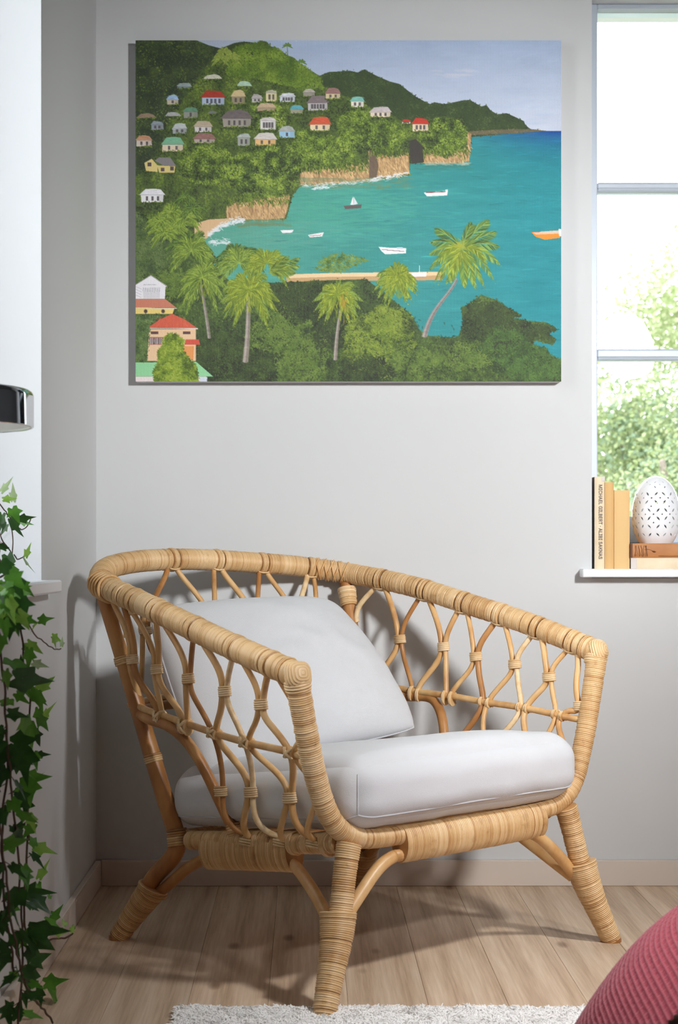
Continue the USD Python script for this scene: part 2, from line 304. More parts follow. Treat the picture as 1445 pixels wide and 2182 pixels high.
def side_hit(px, py, sg):
    o, d = chair_ray(px, py); t = np.linspace(2.2, 3.4, 2401); p = o + t[:, None] * d
    e = np.abs(p[:, 0] - side_u(sg, p[:, 1], p[:, 2])); e[(p[:, 1] < -.05) | (p[:, 1] > .75)] = 9
    return p[int(np.argmin(e))]
chair = thing('rattan_armchair', 'low rattan armchair with cane-wrapped arms and looped lattice sides, beside the window wall', 'armchair', (*CM, 0), math.degrees(CR))
def wrapped(name, pts, r, parent=chair, **kw):
    m, t = wrap(pts, r, seed=len(used) * 13 + 5, **kw); return obj(name, m, 'rattan', parent, smooth=True, tone=t)
# columns of the lattice, measured on the near and far side (arm, ties, middle rail)
COL = {-1: [(232, 1300), (269, 1318), (342, 1352), (424, 1386), (509, 1420), (585, 1450)], 1: [(812, 1252), (904, 1273), (986, 1302), (1065, 1330), (1143, 1361), (1219, 1390)]}
TIE = {-1: [(282, 1405), (334, 1426), (401, 1446), (479, 1473), (556, 1501)], 1: [(852, 1362), (945, 1378), (1014, 1399), (1097, 1415), (1170, 1442)]}
MID = {-1: [None, (341, 1523), (395, 1541), (457, 1562), (526, 1582), (622, 1604)], 1: [None, (884, 1473), (956, 1482), (1034, 1496), (1115, 1508), (1190, 1524)]}
LOWT = {-1: [(470, 1686), (534, 1688), (617, 1700)]}
LOWB = {-1: [(501, 1773), (537, 1790), (608, 1790), (678, 1792)]}
rim_nodes = []; strands = []; ties = []; mids = []
def side_point(sg, v, z): return np.array([side_u(sg, v, z), v, z])
for sg in (-1, 1):
    R, T, Mi = [], [], []
    for c in COL[sg]:
        q = side_hit(*c, sg); v = q[1]; u, z = rim_at(sg, v); R.append(np.array([u, v, z]))
    for c in TIE[sg]: T.append(side_hit(*c, sg))
    for c in MID[sg]: Mi.append(None if c is None else side_hit(*c, sg))
    Mi[0] = np.array([Mi[1][0] * .93, min(.585, Mi[1][1] + .10), Mi[1][2] + .010])
    if sg < 0: LT = [side_hit(*c, -1) for c in LOWT[-1]]; LB = [side_hit(*c, -1) for c in LOWB[-1]]
    else: LT = [q * [-1, 1, 1] for q in LT]; LB = [q * [-1, 1, 1] for q in LB]
    for q in LT: q[0] = side_u(sg, q[1], q[2])
    LB = [np.array([*[f(q[1]) for f in (lambda v: rail_at(sg, v)[0], lambda v: v, lambda v: rail_at(sg, v)[1])]]) for q in LB]
    tn = np.array([0, -1., -.25]); tn /= np.linalg.norm(tn)                 # along the side, to the front
    post_b, post_t = np.array([sg * .250, .51, .22]), np.array([sg * .311, .655, .645])
    pt = lambda z: post_b + (post_t - post_b) * (z - post_b[2]) / (post_t[2] - post_b[2])
    fp = side_point(sg, .062, .425); fp2 = side_point(sg, .062, .325)
    Tr = [pt(.575) - [sg * -.004, 0.012, 0]] + T + [fp]                      # ties either side of each column
    up = lambda q, k: q + tn * k
    ring_top = lambda q, k: np.array([q[0] * .995, q[1], q[2] - .008]) + tn * k
    Lr = [None, None, None] + [LT[0], LT[1], LT[2], fp2]                     # low ties: Lr[i] behind column i, Lr[i+1] before it
    for i in range(6):
        for k in (-1, 1):
            tie = Tr[i] if k < 0 else Tr[i + 1]
            a_, t_, m_ = ring_top(R[i], k * .007), up(tie, -k * .0062), up(Mi[i], k * .0064); mix, mix2 = np.array([.69, .69, .50]), np.array([.62, .62, .50])
            pts = [a_, a_ + (t_ - a_) * mix, t_ + [0, 0, .011], t_ - [0, 0, .011], m_ + (t_ - m_) * mix2, m_]
            if i >= 3:
                lt = Lr[i] if k < 0 else Lr[i + 1]
                if lt is not None:
                    b = LB[i - 2]
                    pts += [up(lt, -k * .0062) + [0, 0, .010], up(lt, -k * .0062) - [0, 0, .010], up(b, k * .008) + [0, 0, .006]]
            elif i == 2 and k > 0:
                b = LB[0]; lt = LT[0]
            if i == 0 and k < 0 and sg < 0: continue
            if i == 0 and k < 0: pts = pts[:4]
            strands.append(pts)
    for q in T: ties.append((sg, q))
    ties.append((sg, fp))
    for q in LT: ties.append((sg, q))
    mids.append((sg, Mi)); rim_nodes += [(sg, q) for q in R]
    # the thin middle rail and the low ends
    if sg < 0: near_mid = Mi; near_b = LB
    else: far_mid = Mi; far_b = LB
# back columns
def back_v(z): return .5 + .243 * np.clip((z - .19) / .5, 0, 1) ** .85
BC = [(289, .735), (365, .742), (461, .745), (557, .736), (661, .708)]
BR = []
for px, v in BC:
    k = int(np.argmin(np.abs((VX + F * (CM[0] + RIMC[300:900] @ np.r_[EU[0], EV[0], 0]) / (CM[1] + RIMC[300:900] @ np.r_[EU[1], EV[1], 0])) - px))) + 300
    BR.append(RIMC[k]); rim_nodes.append((0, RIMC[k]))
def back_point(u, z):
    f = np.interp(abs(u), [0, .15, .25, .31], [1, .985, .93, .80]); return np.array([u * np.interp(z, [.19, .69], [.80, 1.0]), .5 + (back_v(z) - .5) * f, z])
bt = [back_point((BR[i][0] + BR[i + 1][0]) / 2, .560) for i in range(4)]
bt = [back_point(-.262, .560)] + bt + [back_point(.262, .560)]
bm = [back_point(q[0], .432) for q in BR]
for i in range(5):
    for k in (-1, 1):
        tie = bt[i] if k < 0 else bt[i + 1]; o = np.array([k, 0, 0])
        e = back_point(BR[i][0], .205)
        pts = [BR[i] - [0, 0, .008] + o * .006, (BR[i] + o * .008) * .62 + (tie - o * .004) * .38 - [0, .003, 0], tie - o * .0062 + [0, 0, .012], tie - o * .0062 - [0, 0, .012], bm[i] + o * .0062] + ([e + o * .009] if 0 < i < 4 else [])
        if (i, k) in ((0, -1), (4, 1)): pts = pts[:4]
        strands.append(pts)
for q in bt[1:5]: ties.append((0, q))
for i, p in enumerate(strands):
    obj('lattice_cane', tube(p, .0054 * (1 + .1 * math.sin(i * 2.3)), 8, 44), ('cane', 'cane_pale', 'cane', 'cane_dark')[(i * 7) % 4] if i % 3 else 'cane', chair, smooth=True)
for sg, q in ties:
    n = np.array([sg, 0, 0.]) if sg else np.array([0, 1., 0])
    d = np.array([0, .12, 1.]) if sg else np.array([0, .35, 1.])
    d /= np.linalg.norm(d)
    m, t = wrap([q - d * .0088, q, q + d * .0088], .0080, .0142, pitch=.0036, amp=.0010, sides=16, ref=n, seed=int(abs(q[1]) * 1e4), group=(40, 50), base=.74)
    obj('tie', m, 'rattan', chair, smooth=True, tone=t)
# frame
FRONT = np.array([(-.372, .045, .518), (-.363, .045, .475), (-.351, .045, .425), (-.339, .045, .38), (-.325, .045, .338), (-.311, .044, .306), (-.288, .043, .276), (-.255, .042, .258), (-.21, .042, .250), (-.139, .043, .248), (.0, .043, .247),
                  (.139, .043, .248), (.21, .042, .250), (.255, .042, .258), (.288, .043, .276), (.311, .044, .306), (.325, .045, .338), (.339, .045, .38), (.351, .045, .425), (.363, .045, .475), (.374, .045, .525)])
wrapped('front_frame', FRONT, [.0186, .0178, .0172, .0166, .0152, .0150, .0150, .0150, .0152, .0166, .0172, .0178, .0186], pitch=.0034, amp=.0008, sides=16)
nt = []
for sg, q in rim_nodes: nt.append(float(rim_s[int(np.argmin(np.linalg.norm(RIMC - q, axis=1)))]))
wrapped('top_rail', RIM, [.0207] + [.0210] * 9, pitch=.0028, amp=.0006, sides=18, notch=nt, base=.58)
for sg, q in rim_nodes:                                 # the loop of cane that holds each lattice pair under the rail
    k = int(np.argmin(np.linalg.norm(RIMC - q, axis=1))); tg = RIMC[min(k + 6, 1199)] - RIMC[max(k - 6, 0)]; tg /= np.linalg.norm(tg)
    ins = np.array([-sg * .35, -.35 if sg == 0 else 0, -1.]); ins -= tg * (ins @ tg); ins /= np.linalg.norm(ins); ou = np.cross(tg, ins)
    lp = [tube([q + ins * .0200 + ou * h - tg * .013, q + ins * .0226 + ou * h, q + ins * .0200 + ou * h + tg * .013], .0017, 6, 9) for h in (-.005, -.0015, .002, .0055)]
    obj('loop', merged(lp), 'cane_pale', chair, smooth=True)
for sg, k in ((-1, 0), (1, 1199)):                      # woven knob over each arm end
    c = RIMC[k]; ax = np.array([sg * .25, -1., .30]); ax /= np.linalg.norm(ax); s = np.linspace(0, 1, 49)
    r0, h0 = .0212, .019
    th = s * math.pi * .62; rr = r0 * np.sin(th) + .0008 * np.sin(s * 2 * np.pi * 8); hh = h0 * np.cos(th)
    a = np.array([0, 0, 1.]); a -= ax * (a @ ax); a /= np.linalg.norm(a); b = np.cross(ax, a); an = np.arange(24) * 2 * np.pi / 24 + np.pi / 4
    sq = 1 / (np.abs(np.cos(an)) ** 3.2 + np.abs(np.sin(an)) ** 3.2) ** (1 / 3.2)
    rings = c + ax * .003 + hh[:, None, None] * ax + np.maximum(rr, .0002)[:, None, None] * (sq[:, None] * (np.cos(an)[:, None] * a + np.sin(an)[:, None] * b))[None]
    m = skin(rings); obj('arm_knob', m, 'rattan', chair, smooth=True, tone=np.r_[np.repeat(.6 + .16 * np.sin(s * 2 * np.pi * 8), 24), .5, .5])
    wrapped('arm_collar', [c + [0, 0, -.006], c + [-sg * .004, 0, -.024]], .0205, pitch=.0042, amp=.0012, group=(30, 40), base=.7)
    d = RIMC[14] - RIMC[0] if sg < 0 else RIMC[-15] - RIMC[-1]; d /= np.linalg.norm(d)
    wrapped('arm_collar', [c + d * .020, c + d * .030], .0222, pitch=.0034, amp=.0010, group=(30, 40), base=.5)
for sg in (-1, 1):
    rail = [np.array([sg * .276, .05, .250]), np.array([sg * .268, .12, .238]), np.array([sg * .259, .26, .220]), np.array([sg * .247, .47, .194])]
    wrapped('side_rail', rail, .0162, pitch=.0042, amp=.0008, base=.5)
    post = [(sg * .3125, .655, .648), (sg * (.3125 - .0585 / 3), .655 - .147 / 3, .648 - .433 / 3), (sg * (.3125 - .039), .655 - .098, .648 - .2887), (sg * .254, .508, .215), (sg * .2505, .5015, .185), (sg * .257, .520, .150), (sg * .272, .560, .090), (sg * .288, .597, .035), (sg * .2975, .618, .004)]
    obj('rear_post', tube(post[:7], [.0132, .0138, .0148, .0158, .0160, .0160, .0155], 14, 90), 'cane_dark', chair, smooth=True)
    # front leg
    lt = [(sg * .270, .036, .250), (sg * .283, .032, .205), (sg * .297, .026, .150), (sg * .311, .020, .105)]
    lb = [(sg * .301, .028, .148), (sg * .312, .021, .108), (sg * .336, .010, .050), (sg * .3567, .0, .002)]
    leg = wrapped('leg', lb, [.0295, .0265, .0235, .0205, .0185], r2=[.0262, .0240, .0215, .0195, .0185], ref=(0, 0, 1), pitch=.0033, sides=18) if False else wrapped('leg', lb, [.0290, .0262, .0232, .0205, .0190, .0182], pitch=.0033, sides=18, base=.62)
    wrapped('upper_wrap', lt, [.0200, .0182, .0178, .0178], leg, pitch=.0036)
    obj('brace', tube([(sg * .262, .208, .204), (sg * .265, .178, .199), (sg * .272, .135, .178), (sg * .284, .085, .147), (sg * .300, .044, .118)], .0102, 12, 40), 'cane', leg, smooth=True)
    obj('brace', tube([(sg * .165, .040, .216), (sg * .195, .040, .205), (sg * .240, .036, .172), (sg * .275, .034, .140), (sg * .300, .030, .112)], .0106, 12, 40), 'cane', leg, smooth=True)
    obj('foot_cap', trimesh.creation.cylinder(.0178, .006, sections=24, transform=trimesh.transformations.translation_matrix((sg * .3567, 0, .003))), 'cane_dark', leg)
    # rear leg
    lb = [(sg * .268, .552, .098), (sg * .279, .577, .064), (sg * .290, .600, .030), (sg * .2985, .617, .003)]
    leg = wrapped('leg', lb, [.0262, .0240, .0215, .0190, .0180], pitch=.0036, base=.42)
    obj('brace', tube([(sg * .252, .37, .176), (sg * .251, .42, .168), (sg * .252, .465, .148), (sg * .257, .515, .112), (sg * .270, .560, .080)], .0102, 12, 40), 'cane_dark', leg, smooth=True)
    for z in (.098, .094): wrapped('collar', [(sg * .2672, .5515, z + .004), (sg * .2692, .5545, z - .004)], .0278, leg, pitch=.0040, amp=.0013, group=(30, 40), base=.42)
    obj('foot_cap', trimesh.creation.cylinder(.0176, .006, sections=24, transform=trimesh.transformations.translation_matrix((sg * .2985, .617, .003))), 'cane_dark', leg)
    # cane binding round rail and lower stretcher together
    obj('stretcher', tube([(sg * .262, .210, .203), (sg * .257, .29, .190), (sg * .252, .37, .176)], .0100, 10, 20), 'cane', chair, smooth=True)
    m, t = wrap([(sg * .2625, .172, .217), (sg * .257, .28, .203), (sg * .2515, .415, .184)], .0330, .0196, ref=(0, 0, 1), pitch=.0046, amp=.0009, sides=22, seed=71 + sg, base=.5, group=(5, 11))
    obj('rail_binding', m, 'rattan', chair, smooth=True, tone=t)
    for z in (.51, .335): 
        q = np.array(post[3]) + (np.array(post[0]) - post[3]) * (z - .215) / (.648 - .215)
        wrapped('post_binding', [q + [-sg * .0008, -.0022, -.0075], q + [sg * .0008, .0022, .0075]], .0166, pitch=.0036, amp=.0010, group=(30, 40), base=.5)
    q = np.array([sg * .252, .5, .197]); wrapped('post_binding', [q + [0, -.003, -.016], q + [0, .003, .014]], .0190, pitch=.0046, amp=.0011, group=(3, 6), base=.45)
    c = np.array(post[0])                                # heavy bindings where the rear post meets the arm
    if sg < 0:
        k = int(np.argmin(np.linalg.norm(RIMC - [-.312, .640, .646], axis=1)))
        for j in (-14, -7, 0, 7, 15):
            q = RIMC[k + j]; tg = RIMC[k + j + 5] - RIMC[k + j - 5]; tg /= np.linalg.norm(tg); tilt = tg + np.array([0, 0, .16 * math.sin(j)])
            t_, n_, b_ = frames(np.stack([q - tilt, q, q + tilt])); a = np.linspace(0, 2 * np.pi, 33); ring = q + .0242 * (np.cos(a)[:, None] * n_[1] + np.sin(a)[:, None] * b_[1])
            obj('post_binding', tube(ring, .0030, 8), 'cane', chair, smooth=True)
    else:
        wrapped('post_binding', [c + [-.0019, -.0048, -.014], c + [-.0070, -.0177, -.052]], [.0190, .0172], pitch=.0040, amp=.0011, group=(4, 7), base=.62)
        k = int(np.argmin(np.linalg.norm(RIMC - [.292, .682, .671], axis=1)))
        for j in range(9):
            q = RIMC[k - 20 + j * 5]; tg = RIMC[k + 5] - RIMC[k - 5]; tg /= np.linalg.norm(tg); tilt = tg + np.array([0, 0, (.35 if j % 2 else -.25)])
            t_, n_, b_ = frames(np.stack([q - tilt, q, q + tilt])); a = np.linspace(0, 2 * np.pi, 33); ring = q + .0226 * (np.cos(a)[:, None] * n_[1] + np.sin(a)[:, None] * b_[1])
            obj('post_binding', tube(ring, .0020, 6), 'cane', chair, smooth=True)
    # lashings that hold the lattice to the seat rail
    for q in (near_b if sg < 0 else far_b)[1:]:
        u, z = rail_at(sg, q[1])
        lp = [tube([(u + sg * .0185, q[1] - .014, z + h), (u + sg * .0205, q[1], z + h + .0005), (u + sg * .0185, q[1] + .014, z + h)], .0019, 6, 9) for h in (-.002, .0022, .0064)]
        obj('loop', merged(lp), 'cane_pale', chair, smooth=True)
        wrapped('rail_band', [(u - sg * .0007, q[1] - .024, z + .003), (u, q[1] - .013, z + .0015)], .0196, pitch=.0055, amp=.0008, base=.66, group=(9, 12))
    q = (near_b if sg < 0 else far_b)[0]; wrapped('post_binding', [q + [sg * .002, .006, .006], q + [sg * .004, .014, .030]], .0128, pitch=.0042, amp=.0011, group=(30, 40), base=.45)
m, t = wrap([(-.152, .040, .2335), (0, .040, .2325), (.204, .040, .2335)], .0300, .0190, ref=(0, 0, 1), pitch=.0040, amp=.0008, sides=22, seed=5, base=.55, group=(6, 14))
obj('rail_binding', m, 'rattan', chair, smooth=True, tone=t)
obj('stretcher', tube([(-.165, .040, .216), (0, .040, .212), (.165, .040, .216)], .0102, 10, 20), 'cane', chair, smooth=True)
wrapped('rear_rail', [(-.247, .49, .194), (0, .505, .190), (.247, .49, .194)], .0162, pitch=.0042, base=.5)
for v in (.13, .24, .35, .45):
    zz = rail_at(1, v)[1] + .011; obj('seat_slat', box(-.255, .255, v - .015, v + .015, zz - .003, zz + .003, .002), 'cane', chair)
# middle rails: the thin one from arm post to arm post, the thicker hoop that bends down to the seat rail on both sides
below = np.array([0, 0, -.013]); out = lambda q, k: q + np.array([np.sign(q[0]) * k, 0, 0])
thin = [side_point(-1, .052, .385)] + [near_mid[i] for i in (5, 4, 3, 2, 1)] + [near_mid[0]] + [back_point(u, .436) for u in (-.20, -.10, 0, .10, .20)] + [far_mid[0]] + [far_mid[i] for i in (1, 2, 3, 4, 5)] + [side_point(1, .052, .400)]
obj('middle_rail', tube([q + [0, 0, 0] for q in thin], .0064, 10, 200), 'cane', chair, smooth=True)
def bend(mid, b): m2 = mid[2]; return [b + [0, 0, .004], b + (m2 - b) * .30 + [0, .004, 0], b + (m2 - b) * .62 + [0, .006, 0], b + (m2 - b) * .88 + [0, .022, -.004], m2 + [0, .045, -.010]]
hoop = bend(near_mid, near_b[0]) + [near_mid[1] + [0, .02, -.012], near_mid[0] + below] + [back_point(u, .422) for u in (-.20, -.10, 0, .10, .20)] + [far_mid[0] + below, far_mid[1] + [0, .02, -.012]] + bend(far_mid, far_b[0])[::-1]
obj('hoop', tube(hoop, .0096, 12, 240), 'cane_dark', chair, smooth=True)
for sg, Mi in mids:
    for i in range(1, 6):
        q = Mi[i]; tg = (Mi[i - 1] - Mi[i]); tg /= np.linalg.norm(tg); up = np.array([0, 0, -.005 if i < 3 else 0])
        for k in (-.0085, .0085):
            m, t = wrap([q + up + tg * (k - .0035), q + up + tg * (k + .0035)], .0145 if i < 3 else .0092, .0105 if i < 3 else .0096, ref=(0, 0, 1), pitch=.0032, amp=.0011, sides=14, seed=i + 9, base=.72, group=(30, 40))
            obj('knot', m, 'rattan', chair, smooth=True, tone=t)
        o = np.array([sg, 0, 0]); hh = .0105 if i < 3 else .008
        x_ = [tube([q + up + o * .0080 + tg * (-.0095 + e) + [0, 0, -hh * s], q + up + o * .0128 + tg * e, q + up + o * .0080 + tg * (.0095 + e) + [0, 0, hh * s]], .0017, 6, 9) for s in (-1, 1) for e in (-.002, .0016)]
        obj('knot', merged(x_), 'cane_pale', chair, smooth=True)

# ------------------------------------------------------------------ cushions (same local axes as the chair)
cush = thing('seat_cushion', 'thick white cotton seat cushion lying on the rattan armchair', 'cushion', (*CM, 0), math.degrees(CR))
def cushion_map(p):                                     # p in [-1,1]^3 -> local
    x, y, z = p[:, 0], p[:, 1], p[:, 2]
    half = np.array([.285, .262, .058]); r = np.array([.046])
    q = p * half; c = np.clip(q, -(half - r), half - r); d = q - c; n = np.linalg.norm(d, axis=1, keepdims=True); v = c + np.where(n > 0, d / np.maximum(n, 1e-9) * r, 0)
    xx, yy = x, y; bul = np.clip(1 - xx ** 4, 0, 1) * np.clip(1 - yy ** 4, 0, 1)
    v[:, 2] += np.where(z > 0, .022, -.003) * bul * np.abs(z)
    side = np.clip(1 - z ** 2, 0, 1)
    v[:, 1] -= .010 * side * (y < -.9) * (1 - xx ** 4); v[:, 0] += .008 * np.sign(x) * side * (np.abs(x) > .9) * (1 - yy ** 4)
    w = (meshkit.fbm(v * [7, 7, 11] + 3, 3, 5) - .5) * .010 + (meshkit.fbm(v * [26, 10, 8] + 9, 2, 8) - .5) * .004
    nn = v - c * .9; nn /= np.linalg.norm(nn, axis=1, keepdims=True) + 1e-9
    v = v + nn * w[:, None]
    t = (v[:, 1] / half[1] + 1) / 2                      # 0 at the front, 1 at the rear
    v[:, 0] *= np.interp(t, [0, 1], [.985, .90])
    f = np.interp(t, [0, 1], [1.0, .88])
    v[:, 2] = v[:, 2] * f + np.interp(t, [0, 1], [.329, .262]); v[:, 1] += .268
    return v
def cube_grid(n):
    b = trimesh.creation.box((2, 2, 2)); V, Fc = [], []
    g = np.sin(np.linspace(-1, 1, n) * np.pi / 2); k = 0
    for a in range(3):
        for s in (-1, 1):
            i, j = np.meshgrid(g, g, indexing='ij'); p = np.zeros((n * n, 3)); p[:, a] = s; p[:, (a + 1) % 3] = i.ravel(); p[:, (a + 2) % 3] = j.ravel()
            idx = np.arange(n * n).reshape(n, n); q = np.stack([idx[:-1, :-1], idx[1:, :-1], idx[1:, 1:], idx[:-1, 1:]], -1).reshape(-1, 4)
            if s < 0: q = q[:, ::-1]
            V.append(p); Fc.append(q + k); k += n * n
    Fc = np.vstack(Fc); m = trimesh.Trimesh(np.vstack(V), np.vstack([Fc[:, [0, 1, 2]], Fc[:, [0, 2, 3]]]), process=False); m.merge_vertices(); return m
cg = cube_grid(56); cg.vertices = cushion_map(np.array(cg.vertices)); obj('cover', cg, 'cotton', cush, smooth=True)
for z in (-.72, ):
    a = np.linspace(0, 2 * np.pi, 241); e = 9.
    x = np.sign(np.cos(a)) * np.abs(np.cos(a)) ** (2 / e); y = np.sign(np.sin(a)) * np.abs(np.sin(a)) ** (2 / e)
    s = np.maximum(np.abs(x), np.abs(y)); p = np.stack([x / s, y / s, np.full_like(x, z)], 1); obj('piping', tube(cushion_map(p), .0017, 6), 'cotton_seam', cush, smooth=True)
for x, y in ((-1, -1), (1, -1)):
    p = np.stack([np.full(24, x * 1.), np.full(24, y * 1.), np.linspace(-.72, .75, 24)], 1); q = cushion_map(p); obj('piping', tube(q, .0014, 6), 'cotton_seam', cush, smooth=True)
pil = thing('back_pillow', 'square white cotton pillow leaning against the armchair back', 'pillow', (*CM, 0), math.degrees(CR))
def pillow():
    n = 72; s = np.sin(np.linspace(-1, 1, n) * np.pi / 2); S, T = np.meshgrid(s, s, indexing='ij')
    TL, TR, BR_, BL = [np.array(q) for q in ((-.250, .592, .605), (.188, .570, .614), (.232, .368, .366), (-.258, .418, .322))]
    X = S * (1 + .03 * (1 - T ** 2) - .03 * T ** 8); Y = T * (1 + .02 * (1 - S ** 2) - .03 * S ** 8)
    a, b = (X + 1) / 2, (Y + 1) / 2
    P = (1 - a)[..., None] * ((1 - b)[..., None] * BL + b[..., None] * TL) + a[..., None] * ((1 - b)[..., None] * BR_ + b[..., None] * TR)
    nrm = np.cross(TR - TL, TL - BL); nrm /= np.linalg.norm(nrm); nrm = nrm if nrm[1] < 0 else -nrm          # towards the sitter
    h = .085 * np.clip((1 - S ** 2) * (1 - T ** 2), 0, 1) ** .42
    rad = (np.abs(S) * np.abs(T)) ** 3
    wr = (meshkit.fbm(np.stack([S * 2.2, T * 2.2, S * 0], -1) + 4, 3, 3) - .5) * .022 + np.sin((S + T) * 9 + 2 * np.sin(T * 3)) * .003 * rad + .004 * np.sin(T * 14 + S * 3) * np.clip(np.abs(S) - .6, 0, 1)
    edge = np.clip((1 - S ** 2) * (1 - T ** 2), 0, 1) ** .5
    A = P + nrm * (h + wr * edge)[..., None]; B = P - nrm * (h * .9)[..., None]
    idx = np.arange(n * n).reshape(n, n); q = np.stack([idx[:-1, :-1], idx[1:, :-1], idx[1:, 1:], idx[:-1, 1:]], -1).reshape(-1, 4)
    V = np.vstack([A.reshape(-1, 3), B.reshape(-1, 3)]); Fq = np.vstack([q, q[:, ::-1] + n * n])
    m = trimesh.Trimesh(V, np.vstack([Fq[:, [0, 1, 2]], Fq[:, [0, 2, 3]]]), process=False); m.merge_vertices(); m.fix_normals()
    edge = np.vstack([P[:, 0], P[-1, :], P[::-1, -1], P[0, ::-1]])
    return m, edge
m, e = pillow(); obj('cover', m, 'cotton', pil, smooth=True)
keep = np.r_[True, np.linalg.norm(np.diff(e, axis=0), axis=1) > 1e-6]; obj('seam', tube(e[keep], .0022, 6), 'cotton_seam', pil, smooth=True)

# ------------------------------------------------------------------ the painting: an oil picture of a bay, painted stroke by stroke into the canvas mesh's own vertex colours
PX0, PY0, PX1, PY1, PK = 289., 86., 1196., 813., .85
PW, PH = int((PX1 - PX0) * PK), int((PY1 - PY0) * PK)
art = np.zeros((PH, PW, 3)); relief = np.zeros((PH, PW)); gp = np.random.default_rng(11)
PXX, PYY = np.meshgrid(PX0 + (np.arange(PW) + .5) / PK, PY0 + (np.arange(PH) + .5) / PK)
def C(*c): return np.array(c, float) / 255
def inside(pts, sl=None, ss=2):
    """cover of a polygon on the raster (0..1), with its window"""
    p = np.asarray(pts, float); x0 = max(0, int((p[:, 0].min() - PX0) * PK) - 1); x1 = min(PW, int((p[:, 0].max() - PX0) * PK) + 2); y0 = max(0, int((p[:, 1].min() - PY0) * PK) - 1); y1 = min(PH, int((p[:, 1].max() - PY0) * PK) + 2)
    if x1 <= x0 or y1 <= y0: return None, None
    acc = np.zeros((y1 - y0, x1 - x0))
    for sy in (np.arange(ss) + .5) / ss:
        for sx in (np.arange(ss) + .5) / ss:
            X, Y = PX0 + (np.arange(x0, x1) + sx) / PK, PY0 + (np.arange(y0, y1) + sy) / PK
            c = np.zeros(acc.shape, bool); q = np.roll(p, -1, 0)
            for (ax, ay), (bx, by) in zip(p, q):
                if ay == by: continue
                r = (ay > Y) != (by > Y); xi = (bx - ax) * (Y - ay) / (by - ay) + ax
                c[r] ^= X[None, :] < xi[r][:, None]
            acc += c
    return acc / ss / ss, (slice(y0, y1), slice(x0, x1))
def poly(pts, col, a=1.0):
    m, w = inside(pts)
    if m is not None: art[w] += (np.asarray(col) - art[w]) * (m * a)[..., None]
def fullmask(pts):
    o = np.zeros((PH, PW)); m, w = inside(pts)
    if m is not None: o[w] = m
    return o
def dab(x, y, ln, wd, ang, col, a=.85, h=.0):
    X, Y = (x - PX0) * PK, (y - PY0) * PK; l, w = max(ln * PK, .8), max(wd * PK, .62); R = int(math.ceil(max(l, w) * 1.3)) + 1
    x0, x1, y0, y1 = max(0, int(X) - R), min(PW, int(X) + R + 1), max(0, int(Y) - R), min(PH, int(Y) + R + 1)
    if x1 <= x0 or y1 <= y0: return
    dx, dy = np.arange(x0, x1) + .5 - X, np.arange(y0, y1)[:, None] + .5 - Y; c, s = math.cos(ang), math.sin(ang)
    u, v = (dx * c + dy * s) / l, (-dx * s + dy * c) / w
    k = np.clip(1.6 - 1.6 * (u * u + v * v), 0, 1) * a
    art[y0:y1, x0:x1] += (col - art[y0:y1, x0:x1]) * k[..., None]
    if h: relief[y0:y1, x0:x1] += k * h
def line(pts, wd, col, a=.9):
    p = np.asarray(pts, float)
    for (ax, ay), (bx, by) in zip(p[:-1], p[1:]):
        d = math.hypot(bx - ax, by - ay); n = max(1, int(d / max(wd, 1.2)))
        for i in range(n + 1): t = i / max(n, 1); dab(ax + (bx - ax) * t, ay + (by - ay) * t, max(wd, d / max(n, 1) * .6), wd * .55, math.atan2(by - ay, bx - ax), col, a)
def field(x, y, s, seed): return meshkit.fbm(np.stack([np.asarray(x) / s, np.asarray(y) / s, np.zeros_like(np.asarray(x, float)) + seed * 3.7], -1), 3, seed)
def leaves(mask, n, cols, size=3.0, aspect=.5, clump=18., seed=1, a=.8, dirn=None):
    """short strokes of leaf paint inside a mask; the tone follows clumps"""
    n = int(n * 1.4); size = size * .82; ys, xs = np.nonzero(mask > .5)
    if len(ys) == 0: return
    k = gp.integers(0, len(ys), n); X, Y = PX0 + (xs[k] + gp.random(n)) / PK + gp.normal(0, 1.6, n), PY0 + (ys[k] + gp.random(n)) / PK + gp.normal(0, 1.6, n)
    t = np.clip((field(X, Y, clump, seed) - .5) * 2.0 + .5 + gp.normal(0, .17, n), 0, .999); cols = np.asarray(cols); f = t * (len(cols) - 1); i = f.astype(int); col = cols[i] + (cols[i + 1] - cols[i]) * (f - i)[:, None]
    col = col * (1 + gp.normal(0, .055, (n, 1))); ang = gp.uniform(0, np.pi, n) if dirn is None else gp.normal(dirn, .5, n); sz = size * gp.uniform(.6, 1.3, n)
    for j in range(n): dab(X[j], Y[j], sz[j], sz[j] * aspect, ang[j], col[j], a, .10)
# sky and sea
t = np.clip((PYY - 86) / 195, 0, 1)[..., None]; art[:] = C(166, 184, 213) * (1 - t) + C(200, 207, 224) * t
art += ((field(PXX * .25, PYY, 28., 5) - .5) * .07)[..., None]
for q in range(240):
    x, y = gp.uniform(600, 1196), gp.uniform(86, 275); dab(x, y, gp.uniform(12, 36), gp.uniform(2, 5), gp.normal(-.1, .12), C(176, 192, 218) + gp.normal(0, .02), .22)
for q in range(14): dab(gp.uniform(920, 1010), gp.uniform(148, 166), gp.uniform(8, 22), 3, .05, C(206, 208, 222), .35)
sea = PYY > 279
tx, ty = np.clip((PXX - 450) / 700, 0, 1), np.clip((PYY - 279) / 480, 0, 1)
col = (C(92, 162, 136) * (1 - tx[..., None]) + C(22, 132, 140) * tx[..., None]); col = col * (1 - .25 * ty[..., None]) + C(34, 138, 154) * .25 * ty[..., None]
hz = np.exp(-(PYY - 279) / 26.)[..., None] * np.clip((PXX - 960) / 220, 0, 1)[..., None]; col = col * (1 - hz) + C(10, 66, 150) * hz
art[sea] = col[sea]; art[sea] += ((field(PXX * .22, PYY, 14., 9) - .5) * .10)[sea][:, None]
